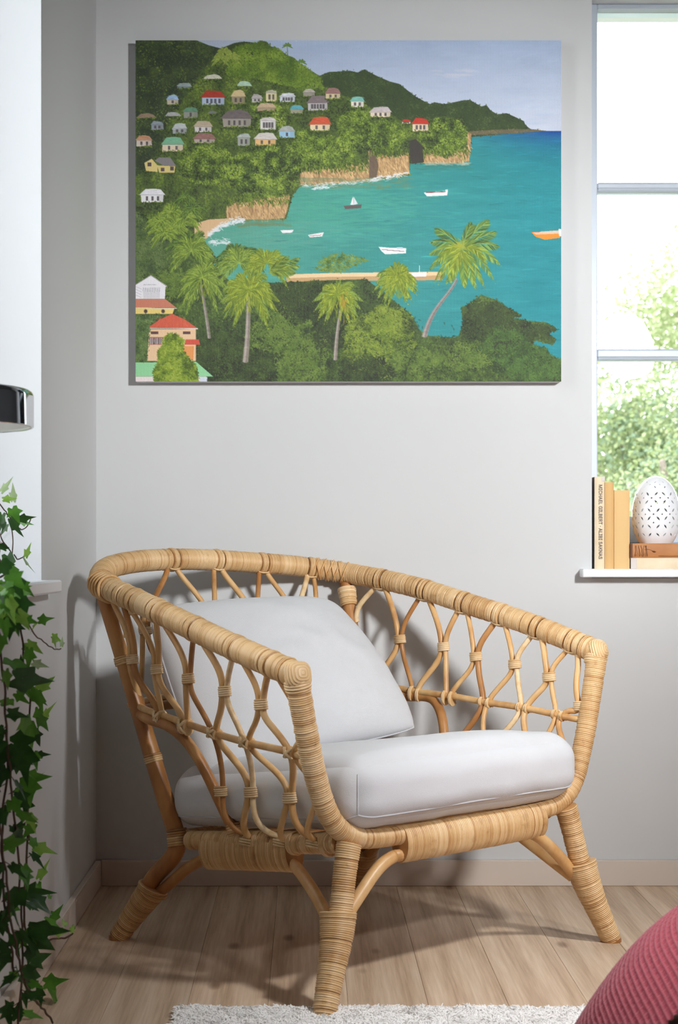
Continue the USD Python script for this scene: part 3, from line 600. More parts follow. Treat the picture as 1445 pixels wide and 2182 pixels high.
for q in range(2600):
    x, y = gp.uniform(430, 1196), gp.uniform(283, 760); c = art[min(PH - 1, int((y - PY0) * PK)), min(PW - 1, int((x - PX0) * PK))]
    dab(x, y, gp.uniform(6, 22), gp.uniform(.8, 1.8), gp.normal(0, .08), np.clip(c * gp.normal(1, .07) + gp.normal(.01, .018), 0, 1), .5, .05)
for q in range(1300):
    x, y = gp.normal(690, 110), gp.normal(440, 40)
    if y > 300: dab(x, y, gp.uniform(10, 26), gp.uniform(1, 2.4), gp.normal(0, .06), C(72, 168, 142), .22)
for q in range(260): dab(gp.normal(560, 60), gp.normal(500, 20), gp.uniform(8, 22), gp.uniform(1, 2.2), gp.normal(0, .06), C(96, 160, 140), .25)
# far ridge
DG = [C(38, 52, 26), C(54, 72, 34), C(76, 96, 46)]
far = [(640, 150), (680, 162), (700, 154), (745, 151), (762, 155), (776, 148), (790, 156), (802, 162), (830, 174), (850, 179), (868, 193), (885, 206), (905, 217), (916, 222), (925, 218), (945, 222), (962, 219), (985, 214), (1000, 213), (1012, 220), (1025, 227), (1035, 224), (1045, 236), (1060, 244), (1078, 241), (1098, 250), (1115, 258), (1118, 266), (1130, 276), (1150, 279), (1000, 292), (640, 330)]
poly(far, C(52, 70, 36)); leaves(fullmask(far), 5200, DG, 2.6, .55, 16., 2)
poly([(995, 280), (1060, 276), (1130, 275), (1165, 279), (1080, 285), (1000, 288)], C(98, 92, 66)); leaves(fullmask([(995, 280), (1130, 275), (1165, 279), (1000, 288)]), 140, [C(84, 78, 52), C(120, 108, 78), C(104, 88, 70)], 2.6, .4)
# the hillside
ridge = [(289, 86), (418, 86), (430, 90), (445, 97), (470, 104), (480, 102), (495, 94), (520, 90), (545, 93), (556, 88), (568, 89), (572, 98), (590, 103), (612, 118), (626, 124), (645, 140), (662, 150), (680, 162), (690, 185), (712, 196), (735, 205), (765, 214), (792, 232), (835, 244), (862, 262), (900, 258), (945, 248), (985, 253), (1003, 285), (1000, 335), (985, 347), (930, 349), (890, 347), (873, 350), (872, 374), (786, 384), (640, 396), (624, 415), (610, 466), (500, 470), (445, 476), (415, 500), (445, 530), (470, 560), (289, 560)]
hill = fullmask(ridge); poly(ridge, C(74, 92, 42))
VG = [C(34, 46, 22), C(60, 80, 28), C(90, 114, 36), C(118, 140, 46)]
dk = fullmask([(289, 86), (418, 86), (452, 98), (474, 104), (440, 140), (410, 185), (370, 240), (330, 330), (289, 380)])
leaves(hill, 15000, VG, 3.4, .5, 26., 3); leaves(dk, 4200, [C(36, 48, 34), C(48, 62, 38), C(64, 82, 42)], 3.6, .5, 22., 4)
poly([(500, 94), (520, 86), (470, 86), (418, 86), (445, 97), (472, 104)], C(172, 184, 204)); poly([(470, 104), (500, 92), (520, 89), (548, 92), (500, 104)], C(54, 70, 34))
leaves(fullmask([(500, 100), (560, 88), (600, 110), (645, 140), (680, 165), (690, 190), (640, 190), (560, 170), (480, 160)]), 3000, [C(66, 92, 28), C(96, 126, 38), C(128, 154, 50)], 3.2, .5, 20., 6)
for bx, by, rx, ry, s in ((560, 370, 75, 60, 7), (700, 330, 60, 42, 8), (820, 290, 44, 34, 12), (945, 290, 52, 40, 13), (600, 340, 50, 36, 14), (760, 270, 40, 40, 15), (440, 350, 60, 44, 16), (560, 250, 60, 30, 17), (660, 300, 50, 25, 18)):
    an = np.linspace(0, 2 * np.pi, 24); mk = fullmask(np.stack([bx + rx * np.cos(an), by + ry * np.sin(an)], 1)) * (hill > .5)
    leaves(mk, int(rx * ry * .42), VG[:2] + [C(96, 124, 40), C(134, 160, 54), C(150, 172, 64)], 3.0, .5, 15., s)
def cliff(pts, n, dark=.0):
    m = fullmask(pts); poly(pts, C(186, 152, 104) * (1 - dark)); ys, xs = np.nonzero(m > .5)
    for k in gp.integers(0, len(ys), n):
        c = [C(214, 176, 122), C(168, 130, 84), C(196, 156, 104), C(146, 114, 78), C(226, 192, 140)][gp.integers(5)]
        dab(PX0 + xs[k] / PK, PY0 + ys[k] / PK, gp.uniform(4, 10), gp.uniform(.9, 1.8), gp.normal(1.25, .28), c * (1 - dark), .7, .25)
cliff([(484, 442), (500, 432), (530, 430), (560, 424), (600, 420), (618, 417), (612, 448), (606, 464), (560, 468), (500, 467), (484, 464)], 420)
cliff([(640, 368), (680, 362), (730, 358), (784, 350), (786, 384), (735, 388), (690, 392), (640, 394)], 380); cliff([(786, 322), (800, 330), (840, 336), (870, 326), (872, 370), (840, 374), (800, 380), (786, 384)], 340)
cliff([(900, 334), (925, 328), (950, 340), (975, 326), (1000, 316), (999, 343), (960, 348), (900, 347)], 220); cliff([(996, 285), (1003, 285), (1001, 330), (995, 330)], 30)
poly([(786, 318), (800, 326), (806, 352), (802, 378), (786, 382)], C(92, 78, 66), .85); poly([(872, 300), (885, 296), (900, 312), (903, 345), (878, 349), (872, 330)], C(58, 54, 48))
for x0, x1, y in ((486, 615, 430), (640, 786, 360), (788, 870, 328), (900, 1000, 326)):
    for q in range(int((x1 - x0) * 1.3)): dab(gp.uniform(x0, x1), y + gp.normal(-2, 5), gp.uniform(3, 7), 1.2, gp.normal(1.4, .5), VG[gp.integers(1, 4)], .8, .1)
def foam(pts, n, sp=3., a=.7):
    p = np.asarray(pts, float); d = np.r_[0, np.cumsum(np.linalg.norm(np.diff(p, axis=0), axis=1))]
    for q in range(n): s = gp.uniform(0, d[-1]); dab(np.interp(s, d, p[:, 0]), np.interp(s, d, p[:, 1]) + gp.normal(0, sp), gp.uniform(2, 7), gp.uniform(.8, 1.6), gp.normal(-.1, .4), C(226, 230, 234), a * gp.uniform(.4, 1), .2)
for q in range(160): dab(gp.uniform(640, 880), gp.uniform(378, 402), gp.uniform(6, 16), 1.8, 0, C(112, 134, 96), .3)
for q in range(60): dab(gp.uniform(880, 1000), gp.uniform(348, 362), gp.uniform(6, 16), 1.8, 0, C(50, 120, 110), .35)
for q in range(90): dab(gp.uniform(500, 615), gp.uniform(468, 482), gp.uniform(6, 16), 1.8, 0, C(112, 128, 86), .35)
foam([(640, 396), (700, 393), (760, 388), (790, 384)], 130, 2.2, .5); foam([(790, 383), (830, 378), (868, 368)], 110, 3.); foam([(668, 402), (700, 398)], 40, 1.5)
poly([(415, 476), (445, 467), (500, 464), (470, 482), (448, 500), (440, 508), (415, 506)], C(214, 178, 134)); foam([(522, 468), (490, 474), (462, 486), (444, 500)], 220, 3.4, .8); foam([(446, 516), (470, 514), (490, 516)], 80, 3., .7)
for q in range(110): dab(gp.uniform(905, 1000), gp.uniform(346, 352), gp.uniform(3, 8), 1.0, 0, C(180, 190, 170), .3)
# houses on the hill: x0, x1, ridge, eave, foot, roof, wall, windows
HS = [(431, 475, 160, 167, 169, (206, 204, 184), None, 0), (504, 537, 174, 183, 185, (176, 206, 184), None, 0), (376, 410, 177, 184, 188, (150, 164, 166), (120, 136, 140), 0), (354, 382, 203, 212, 222, (156, 186, 216), (196, 186, 168), 1),
      (427, 482, 194, 207, 223, (168, 52, 36), (172, 188, 212), 4), (491, 524, 193, 205, 221, (208, 186, 138), (150, 140, 112), 2), (535, 560, 202, 209, 218, (176, 172, 170), (196, 192, 190), 2), (565, 591, 193, 197, 216, (186, 182, 160), (222, 212, 164), 2), (594, 631, 198, 205, 217, (204, 208, 214), (206, 214, 222), 4),
      (644, 672, 190, 196, 205, (178, 172, 160), (150, 146, 130), 0), (652, 701, 205, 218, 235, (126, 112, 114), (190, 186, 186), 5), (691, 727, 188, 199, 210, (152, 112, 106), (210, 194, 154), 2), (545, 589, 220, 229, 236, (196, 172, 138), (172, 152, 122), 0), (617, 648, 225, 232, 241, (92, 168, 180), (156, 156, 134), 0), (389, 424, 229, 237, 251, (96, 142, 112), (142, 146, 134), 1),
      (351, 386, 240, 246, 249, (170, 172, 172), None, 0), (290, 334, 243, 250, 252, (146, 126, 102), None, 0), (442, 464, 237, 241, 243, (112, 118, 116), None, 0), (469, 540, 236, 252, 270, (108, 98, 98), (158, 152, 140), 4), (552, 590, 250, 256, 276, (212, 204, 200), (222, 220, 216), 4), (321, 350, 259, 265, 276, (138, 150, 158), (140, 148, 156), 2),
      (366, 400, 263, 273, 284, (186, 192, 192), (158, 164, 164), 2), (412, 454, 259, 269, 281, (184, 168, 142), (212, 208, 208), 2), (410, 461, 284, 295, 304, (148, 106, 98), (180, 166, 156), 2), (289, 326, 289, 298, 311, (194, 144, 108), (210, 196, 186), 2), (343, 394, 292, 307, 322, (118, 178, 144), (220, 204, 178), 2), (504, 535, 285, 292, 310, (176, 186, 180), (158, 164, 152), 2),
      (540, 591, 284, 296, 309, (210, 204, 198), (228, 186, 124), 2), (592, 630, 270, 279, 293, (172, 176, 172), (156, 196, 220), 1), (657, 706, 250, 264, 278, (206, 86, 54), (230, 210, 170), 2), (745, 777, 206, 215, 228, (124, 190, 176), (230, 224, 210), 2), (785, 835, 228, 238, 249, (196, 184, 186), (224, 208, 184), 3), (855, 875, 255, 259, 263, (190, 56, 40), (232, 228, 222), 3), (876, 914, 252, 263, 279, (196, 54, 36), (228, 208, 178), 3),
      (297, 353, 402, 414, 430, (226, 226, 232), (228, 228, 230), 3)]
for x0, x1, a, b, c, rf, wl, nw in HS:
    w = x1 - x0; j = lambda: gp.normal(0, .7)
    for q in range(int(w * .6)): dab(gp.uniform(x0, x1), c + gp.normal(2, 2.), 4, 1.6, gp.uniform(0, 3), VG[gp.integers(0, 2)], .6)
    if wl: poly([(x0 + w * .07, b - 1), (x1 - w * .07, b - 1), (x1 - w * .08 + j(), c), (x0 + w * .08 + j(), c + 1)], C(*wl)); poly([(x1 - w * .30, b - 1), (x1 - w * .07, b - 1), (x1 - w * .08, c), (x1 - w * .30, c)], C(*wl) * .88, .6)
    poly([(x0, b + 1 + j()), (x0 + w * .24, a + j()), (x0 + w * .6, a - 1 + j()), (x1 - w * .18, a + 1 + j()), (x1 + j(), b + 1)], C(*rf))
    for q in range(int(w * .5)): dab(gp.uniform(x0 + w * .2, x1 - w * .15), gp.uniform(a + 1, b), 5, .9, gp.normal(.1, .15), np.clip(C(*rf) * gp.uniform(.82, 1.16), 0, 1), .55, .15)
    if wl: line([(x0, b + 1), (x1, b + 1)], 1., np.clip(C(*rf) * .62, 0, 1), .45)
    for q in range(nw):
        x = x0 + w * (.2 + .62 * (q + .5) / nw); hh = (c - b) * .26; poly([(x - 2.4, b + (c - b) * .5 - hh), (x + 2.2, b + (c - b) * .5 - hh), (x + 2.2, b + (c - b) * .55 + hh), (x - 2.4, b + (c - b) * .55 + hh)], C(74, 66, 70), .85)
    for q in range(int(w * .45)): dab(gp.uniform(x0, x1), c + gp.normal(.5, 1.2), 2.6, 1.3, gp.uniform(0, 3), VG[gp.integers(1, 4)], .8)
poly([(308, 347), (324, 338), (336, 352), (336, 366), (312, 364)], C(220, 200, 128)); poly([(330, 342), (340, 335), (364, 336), (376, 354), (348, 352)], C(128, 124, 126)); poly([(335, 352), (374, 354), (372, 368), (340, 368)], C(218, 198, 124))
for x, y in ((319, 350), (347, 361), (367, 359)): poly([(x - 4, y - 4), (x + 4, y - 4), (x + 4, y + 4), (x - 4, y + 4)], C(84, 68, 74))
# boats and jetty
W_ = C(236, 234, 236)
poly([(732, 438), (770, 435), (769, 443), (735, 445)], C(96, 84, 84)); poly([(752, 417), (746, 436), (753, 436)], W_); poly([(753, 418), (762, 434), (753, 436)], C(222, 224, 228))
poly([(902, 410), (953, 406), (952, 416), (909, 418)], W_); line([(908, 410), (948, 408)], 2.0, C(128, 48, 48)); poly([(948, 404), (953, 403), (953, 410), (949, 410)], W_)
poly([(597, 490), (626, 489), (622, 495), (602, 496)], W_); poly([(656, 500), (690, 494), (686, 503), (660, 505)], W_); line([(660, 502), (684, 500)], 1.2, C(190, 60, 60))
poly([(806, 525), (830, 527), (865, 528), (864, 539), (820, 541), (812, 534)], W_); line([(814, 531), (860, 535)], 1.5, C(120, 92, 96)); poly([(845, 526), (858, 526), (858, 530), (845, 530)], C(206, 212, 220))
poly([(1131, 494), (1196, 490), (1192, 506), (1160, 510), (1140, 504)], C(232, 136, 34)); poly([(1134, 494), (1192, 490), (1190, 497), (1140, 499)], C(214, 186, 162)); poly([(1189, 487), (1196, 488), (1196, 503), (1190, 502)], W_); line([(1131, 494), (1150, 493)], 1.2, C(180, 70, 40))
poly([(610, 584), (700, 581), (942, 578), (942, 596), (700, 598), (610, 600)], C(196, 158, 108)); poly([(610, 584), (700, 581), (942, 578), (942, 586), (700, 589), (610, 592)], C(232, 204, 158))
poly([(876, 580), (908, 579), (908, 588), (876, 589)], W_); line([(893, 566), (893, 580)], 1.8, W_)
# foreground greenery
fg = [(289, 440), (320, 470), (345, 500), (372, 520), (430, 540), (460, 566), (490, 600), (560, 602), (620, 600), (700, 596), (780, 594), (820, 625), (858, 655), (878, 672), (892, 700), (906, 714), (935, 716), (975, 718), (985, 690), (982, 655), (1000, 644), (1018, 632), (1024, 626), (1036, 632), (1058, 638), (1072, 650), (1100, 664), (1112, 672), (1090, 676), (1120, 682), (1165, 686), (1188, 702), (1165, 708), (1185, 722), (1176, 734), (1140, 724), (1134, 732), (1165, 742), (1172, 756), (1196, 766), (1196, 813), (289, 813)]
fm = fullmask(fg); poly(fg, C(60, 80, 36)); leaves(fm, 13000, [C(28, 38, 18), C(50, 70, 28), C(74, 100, 38), C(92, 118, 46)], 3.6, .5, 30., 21)
leaves(fullmask([(289, 450), (345, 500), (372, 520), (395, 600), (300, 640), (289, 640)]), 2400, [C(52, 72, 40), C(80, 102, 52), C(110, 130, 72)], 3.4, .45, 20., 22)
for bx, by, rx, ry, pal, s in ((600, 730, 78, 78, 0, 23), (662, 770, 66, 58, 0, 24), (640, 640, 60, 46, 2, 42), (800, 730, 78, 72, 1, 25), (828, 690, 56, 40, 1, 26), (900, 778, 70, 42, 0, 27), (1056, 700, 80, 66, 2, 28), (1010, 770, 90, 46, 0, 29), (1130, 775, 76, 44, 3, 30), (1080, 735, 56, 40, 3, 31), (700, 680, 40, 70, 2, 32), (470, 760, 60, 60, 2, 33), (545, 780, 50, 40, 2, 34), (1148, 706, 40, 16, 2, 35), (780, 790, 60, 30, 2, 36), (360, 620, 60, 50, 0, 43), (301, 735, 18, 52, 0, 44)):
    an = np.linspace(0, 2 * np.pi, 26); wob = 1 + .13 * np.sin(an * 5 + bx) + .08 * np.sin(an * 9 + by); mk = fullmask(np.stack([bx + rx * wob * np.cos(an), by + ry * wob * np.sin(an)], 1)) * (fm > .5)
    P = [[C(34, 46, 20), C(58, 80, 28), C(82, 108, 38), C(108, 132, 52)], [C(40, 54, 16), C(76, 98, 28), C(110, 132, 38), C(136, 154, 52)], [C(24, 32, 16), C(42, 56, 24), C(66, 86, 34)], [C(32, 48, 20), C(54, 82, 32), C(78, 112, 44)]][pal]
    leaves(mk, int(rx * ry * .60), P, 3.2, .45, 16., s, dirn=None if pal != 1 else .5)
    lit = fullmask(np.stack([bx - rx * .15 + rx * .7 * np.cos(an), by - ry * .25 + ry * .6 * wob * np.sin(an)], 1)) * (mk > .5); leaves(lit, int(rx * ry * .16), P[-2:], 2.8, .45, 12., s + 20)
for x, y, r in ((560, 690, 22), (690, 720, 22), (770, 680, 16), (620, 800, 24), (860, 800, 22), (960, 740, 18), (450, 640, 18), (715, 745, 26), (745, 770, 20), (530, 765, 16), (870, 690, 10), (500, 705, 20)):
    for q in range(60): dab(gp.normal(x, r), gp.normal(y, r), 4, 2, gp.uniform(0, 3), C(34, 42, 24), .35)
# palms
def frond(x, y, ang, ln, droop, cols, wd=1.0, spread=.55):
    n = 24; t = np.linspace(0, 1, n); cx = x + ln * t * math.cos(ang); cy = y - ln * t * math.sin(ang) + droop * t ** 2
    for i in range(1, n):
        tx, ty = cx[i] - cx[i - 1], cy[i] - cy[i - 1]; base = math.atan2(ty, tx); L_ = ln * .29 * math.sin(math.pi * min(1, .18 + t[i] * .86)) ** .7
        for sd in (-1, 1):
            a = base + sd * spread * (1 - .45 * t[i]) + .30 * (math.cos(base) * 1.0); c = cols[gp.integers(len(cols))] * gp.normal(1, .09)
            dab(cx[i] + math.cos(a) * L_ * .5, cy[i] + math.sin(a) * L_ * .5, L_ * .55, wd, a, np.clip(c, 0, 1), .8, .15)
    line(np.stack([cx, cy], 1)[::3], 1.1, np.clip(cols[-1] * 1.1, 0, 1), .7)
YG = [C(100, 120, 26), C(130, 148, 38), C(164, 174, 50), C(112, 132, 32)]; DP = [C(50, 74, 28), C(76, 104, 36), C(104, 132, 48)]; MP = [C(84, 110, 34), C(112, 138, 46), C(138, 160, 58)]
def trunk(pts, w0, w1, c=(150, 140, 132)):
    p = spline([(x, y, 0) for x, y in pts], 40)[:, :2]
    for i, (x, y) in enumerate(p):
        w = .72 * (w0 + (w1 - w0) * i / 39); dab(x, y, w * 1.1, w * .62, 0, C(*c) * gp.normal(1, .05), .9, .1); dab(x + w * .38, y, w * .4, w * .5, 0, C(104, 92, 84), .5); dab(x - w * .35, y, w * .3, w * .4, 0, C(186, 178, 170), .5)
for x, y, r in ((612, 98, 11), (642, 133, 11)):
    line([(x, y), (x + 1, y + 20)], 1.5, C(90, 110, 50))
    for a in (0.1, .7, 1.3, 1.9, 2.5, 3.0): frond(x, y, a, r, 6, [C(70, 100, 40), C(96, 128, 50)], .8)
for x, y in ((478, 112), (495, 122), (470, 125)):
    for a in np.linspace(-.3, 3.4, 8): frond(x, y, a, 20, 12, [C(150, 164, 70), C(120, 140, 56)], .9)
for x, y, ln in ((375, 480, 44), (365, 450, 34), (400, 462, 34), (395, 420, 26), (412, 445, 30), (340, 470, 34), (350, 495, 36)):
    for a in np.linspace(-.5, 3.6, 9): frond(x + gp.normal(0, 2), y, a, ln * gp.uniform(.8, 1.1), 22, MP if ln > 32 else DP, 1.1)
for x, y, ln, pal in ((405, 525, 62, DP), (408, 535, 58, MP), (505, 545, 60, DP), (510, 560, 60, MP), (570, 560, 60, YG)):
    for a in np.linspace(-.45, 3.5, 11): frond(x, y, a, ln * gp.uniform(.8, 1.05), 34, pal, 1.2)
for a, l in ((.55, 78), (.35, 72), (.8, 62), (.15, 60)): frond(572, 580, a, l, 10, YG + DP, 1.3)
trunk([(428, 606), (436, 650), (446, 718)], 4.5, 6); trunk([(529, 632), (528, 700), (523, 768)], 6.5, 9.5, (164, 152, 142)); trunk([(725, 660), (718, 710), (714, 764)], 4.5, 6.5, (160, 148, 138))
for x, y, ln, pal in ((432, 590, 62, MP), (530, 612, 66, MP), (532, 616, 64, YG), (720, 622, 54, MP), (719, 626, 50, YG), (842, 585, 50, MP), (848, 590, 46, YG)):
    for a in np.linspace(-.95, 4.1, 15): frond(x + gp.normal(0, 2), y + gp.normal(0, 2), a, ln * gp.uniform(.78, 1.02), 36 if ln > 60 else 28, pal, 1.25)
    for q in range(26): dab(gp.normal(x, 7), gp.normal(y + 26, 14), 7, 1.2, gp.normal(1.5, .25), YG[gp.integers(4)], .7, .1)
for q in range(24): dab(gp.normal(733, 5), gp.normal(652, 12), 7, 1.2, gp.normal(1.5, .2), C(178, 140, 40), .6)
leaves(fullmask([(668, 572), (690, 548), (720, 537), (760, 545), (784, 552), (760, 562), (742, 572), (720, 580), (690, 578)]), 520, [C(70, 96, 32), C(106, 132, 48), C(140, 158, 64)], 3.6, .4, 10., 61, dirn=.15)
trunk([(972, 594), (955, 622), (930, 655), (914, 684), (904, 714)], 5.5, 9, (146, 134, 130))
for a, l, d in ((.95, 98, 22), (.62, 92, 20), (.40, 88, 34), (.15, 84, 52), (-.2, 72, 62), (2.35, 84, 20), (2.65, 78, 26), (2.95, 74, 30), (3.2, 74, 48), (3.5, 66, 58), (1.3, 78, 26)): frond(984, 527, a, l, d, DP + MP if a > .3 and a < 2.8 else MP + YG, 1.35)
for a, l, d in ((-.75, 66, 40), (-1.15, 74, 22), (-1.5, 78, 8), (-1.95, 68, 12), (3.75, 62, 40), (4.15, 66, 22), (2.6, 60, 60), (.5, 62, 64)): frond(984, 530, a, l, d, YG, 1.45)
for q in range(46): dab(gp.normal(979, 6), gp.normal(524, 5), 7, 1.2, gp.normal(.5, .5), C(160, 164, 48), .6, .1)
# buildings at the lower left
poly([(289, 606), (322, 585), (356, 608), (353, 611), (352, 636), (289, 636)], C(230, 228, 232)); line([(289, 606), (322, 586), (356, 609)], 1.5, C(150, 144, 148)); poly([(305, 612), (342, 611), (341, 635), (306, 635)], C(204, 202, 208), .7)
for x in range(306, 342, 5): line([(x, 613), (x - 1, 613 + gp.uniform(4, 9))], .8, C(150, 146, 150), .6)
for x in range(307, 333, 4): line([(x, 606), (x + 2, 605.5)], .9, C(120, 116, 122), .7)
for y in (612, 618, 624, 630): line([(289, y - 3), (302, y + 3)], 1., C(180, 176, 182), .7)
poly([(289, 655), (372, 656), (368, 668), (289, 668)], C(228, 202, 118)); poly([(289, 636), (353, 636), (377, 655), (289, 655)], C(198, 122, 96)); line([(289, 655), (376, 656)], 1.4, C(232, 222, 210))
for x in (311, 348): dab(x, 662, 5, 4.5, 1.4, C(60, 44, 48), .95)
poly([(318, 700), (418, 700), (418, 768), (314, 768)], C(228, 192, 152)); poly([(315, 697), (340, 680), (367, 667), (395, 680), (421, 698)], C(206, 88, 62)); line([(315, 698), (421, 699)], 2.0, C(238, 226, 218))
for q in range(70):
    t = gp.random(); dab(367 + (t - .5) * 70, gp.uniform(675, 696), 7, .9, math.pi / 2 + (t - .5) * -1.5, C(220, 104, 76) * gp.uniform(.85, 1.05), .4)
for x in (331, 399): poly([(x - 9, 705), (x + 7, 705), (x + 7, 711), (x - 9, 711)], C(92, 62, 60))
poly([(319, 717), (348, 717), (346, 733), (319, 733)], C(96, 82, 80))
for x in range(321, 346, 4): line([(x, 719), (x, 732)], 1.2, C(234, 224, 222), .9)
line([(318, 718), (348, 718)], 1.4, C(206, 70, 56)); line([(318, 733), (346, 733)], 1.2, C(206, 84, 70)); poly([(396, 722), (424, 722), (427, 733), (393, 733)], C(206, 78, 60)); poly([(390, 736), (414, 736), (412, 766), (392, 756)], C(226, 148, 82))
poly([(289, 771), (418, 769), (455, 801), (289, 801)], C(142, 206, 152)); poly([(289, 801), (440, 801), (442, 813), (289, 813)], C(228, 214, 212)); poly([(424, 801), (442, 802), (441, 813), (428, 813)], C(206, 212, 226))
an = np.linspace(0, 2 * np.pi, 20); bu = [(330, 813), (326, 790), (338, 770), (336, 750), (346, 735), (350, 718), (362, 708), (375, 712), (392, 722), (390, 745), (405, 765), (420, 780), (424, 813)]
poly(bu, C(96, 120, 30)); leaves(fullmask(bu), 2600, [C(62, 82, 18), C(104, 130, 30), C(136, 158, 44), C(158, 174, 64)], 3.2, .55, 12., 71)
leaves(fullmask([(289, 668), (345, 670), (322, 690), (316, 740), (312, 768), (289, 768)]), 700, [C(44, 62, 34), C(78, 104, 52), C(112, 136, 78)], 3.2, .45, 12., 72)
SG = C(38, 36, 26)                                         # the painter's signature, scribbled
for st in ([(1056, 727), (1060, 730), (1056, 736), (1052, 740), (1054, 734), (1062, 728)], [(1063, 728), (1067, 726), (1064, 731), (1069, 727), (1070, 731)], [(1071, 728), (1076, 726), (1072, 731), (1077, 730)], [(1079, 725), (1078, 738), (1079, 727), (1084, 727), (1080, 731)], [(1086, 722), (1088, 731), (1093, 727), (1096, 731), (1101, 726), (1106, 730)], [(1076, 742), (1080, 739)], [(1098, 734), (1104, 731)]): line(st, 1.1, SG, .85)
dab(PX0 + 4, 800, 1, 1, 0, C(60, 80, 36), .1)
art = np.clip(art, 0, 1)
# canvas weave and paint relief, then the mesh
weave = .5 * np.sin(PXX * 2 * np.pi / 5.2 + .8 * np.sin(PYY * .35)) + .5 * np.sin(PYY * 2 * np.pi / 5.6 + .8 * np.sin(PXX * .31))
zz = .00004 * weave + .00010 * np.clip(relief, 0, 3) + .00006 * gp.normal(0, 1, art.shape[:2])
DEP, s = .030, (WY - .030) / F
gx = (PX0 + np.arange(PW) / (PW - 1) * (PX1 - PX0) - VX) * s; gz = EYE + (VY - (PY0 + np.arange(PH) / (PH - 1) * (PY1 - PY0))) * s
pcx, pz0 = (gx[0] + gx[-1]) / 2, gz[-1]
GX, GZ = np.meshgrid(gx - pcx, gz - pz0); V = np.stack([GX, -DEP - zz, GZ], -1).reshape(-1, 3)
idx = np.arange(PH * PW).reshape(PH, PW); q = np.stack([idx[:-1, :-1], idx[1:, :-1], idx[1:, 1:], idx[:-1, 1:]], -1).reshape(-1, 4)
pa = thing('canvas_painting', 'unframed canvas painting of a green hillside village above a turquoise bay, on the grey wall', 'painting', (pcx, WY, pz0))
obj('painted_front', (V, q), 'painted_canvas', pa, smooth=True, tone=np.minimum(lin((art.reshape(-1, 3) * .955 + .025) * 255) * PAINT, .92), prim='paint')
hw, hh = (gx[-1] - gx[0]) / 2, gz[0] - gz[-1]
obj('wrapped_edge', box(-hw, hw, -DEP + .0003, -.0005, 0, hh, .0008), 'canvas_edge', pa, smooth=False)

# ------------------------------------------------------------------ books and the pierced egg on the sill of window_1
SZ = .674
def text_on(parent, txt, h, origin, xdir, ydir, m):
    t = meshkit.text_mesh(txt, h, .0004, bold=True); n = np.cross(xdir, ydir); T = np.eye(4); T[:3, 0], T[:3, 1], T[:3, 2], T[:3, 3] = xdir, ydir, n, origin
    t.apply_transform(T); return obj('title', t, m, parent, smooth=False)
def standing_book(x0, x1, z1, cover, label, dep=.112, soft=.0015, page=True):
    w, h = x1 - x0, z1 - SZ; b = thing('book', label, 'book', ((x0 + x1) / 2, 3.345, SZ), group='books on the window sill')
    th = .0016
    n = 9; a = np.linspace(-1, 1, n); prof = np.stack([a * w / 2, .0035 * np.abs(a) ** 2.6], 1)                                          # spine, slightly rounded
    outer = np.vstack([prof, [(w / 2, dep)], [(w / 2 - th, dep)], [(q[0] * (1 - 2 * th / w), q[1] + th) for q in prof[::-1]], [(-w / 2 + th, dep)], [(-w / 2, dep)]])
    import shapely
    m = trimesh.creation.extrude_polygon(shapely.Polygon(outer), h, engine='earcut'); obj('cover', m, cover, b, smooth=30)
    obj('page_block', box(-w / 2 + th, w / 2 - th, .0035 + th, dep - .003, .0015, h - .0025), 'page_edge', b, smooth=False)
    return b, w, h
b1, w, h = standing_book(.6118, .6330, .870, 'cream_cover', 'cream book with a printed spine, leftmost of the books standing on the right window sill')
text_on(b1, 'MICHAEL GILBERT · ALIBI SAKNAS', .0072, (-.0022, -.0006, h - .0165), (0, 0, -1), (1, 0, 0), 'ink')
tt = [q for q in stage.GetPrimAtPath(b1.GetPath()).GetChildren() if q.GetName() == 'title'][0]
v = np.array(UsdGeom.Mesh(tt).GetPointsAttr().Get()); ln = v[:, 2].max() - v[:, 2].min(); v[:, 2] = (h - .0165) - ((h - .0165) - v[:, 2]) * (.158 / ln); UsdGeom.Mesh(tt).GetPointsAttr().Set(Vt.Vec3fArray.FromNumpy(v.astype(np.float32)))
obj('cover_edge', box(-w / 2 - .0004, -w / 2 + .0002, .0035, .030, .001, h - .001), 'dark_cover', b1, smooth=False, label='dark strip along the hinge of the cover')
obj('head_band', box(-.0005, .0108, .0001, .004, h - .0098, h + .0004, .0004), 'grey_cover', b1, smooth=False, label='worn greyish head of the spine')
b2, w, h = standing_book(.6338, .6528, .858, 'tan_paper_dark', 'narrow plain tan book standing between the printed cream book and the wider tan book')
b3, w, h = standing_book(.6536, .6866, .841, 'tan_paper', 'widest plain tan book, shortest of the three standing on the right window sill')
def lying_book(z0, z1, x0, x1, cover, label):
    d0, d1 = 3.343, 3.455; w, dp, h = x1 - x0, d1 - d0, z1 - z0; th = .0016
    b = thing('book', label, 'book', (x0, d0, z0), group='books on the window sill')
    a = np.linspace(-1, 1, 9); prof = np.stack([.0025 * np.abs(a) ** 2.6, (a + 1) / 2 * h], 1)
    import shapely
    outer = np.vstack([prof, [(dp, h)], [(dp, h - th)], [(q[0] + th, th + q[1] * (1 - 2 * th / h)) for q in prof[::-1]], [(dp, th)], [(dp, 0)]])
    m = trimesh.creation.extrude_polygon(shapely.Polygon(outer), w, engine='earcut')
    v = np.array(m.vertices); m.vertices = np.stack([v[:, 2], v[:, 0], v[:, 1]], 1); m.fix_normals(); obj('cover', m, cover, b, smooth=30)
    obj('page_block', box(.0025, w - .0025, .0025 + th, dp - .003, th, h - th), 'page_edge', b, smooth=False)
    return b, w, h
b4, w, h = lying_book(.674, .6972, .688, .858, 'cream_cover', 'pale cream book lying flat on the right window sill, lower of the two lying books')
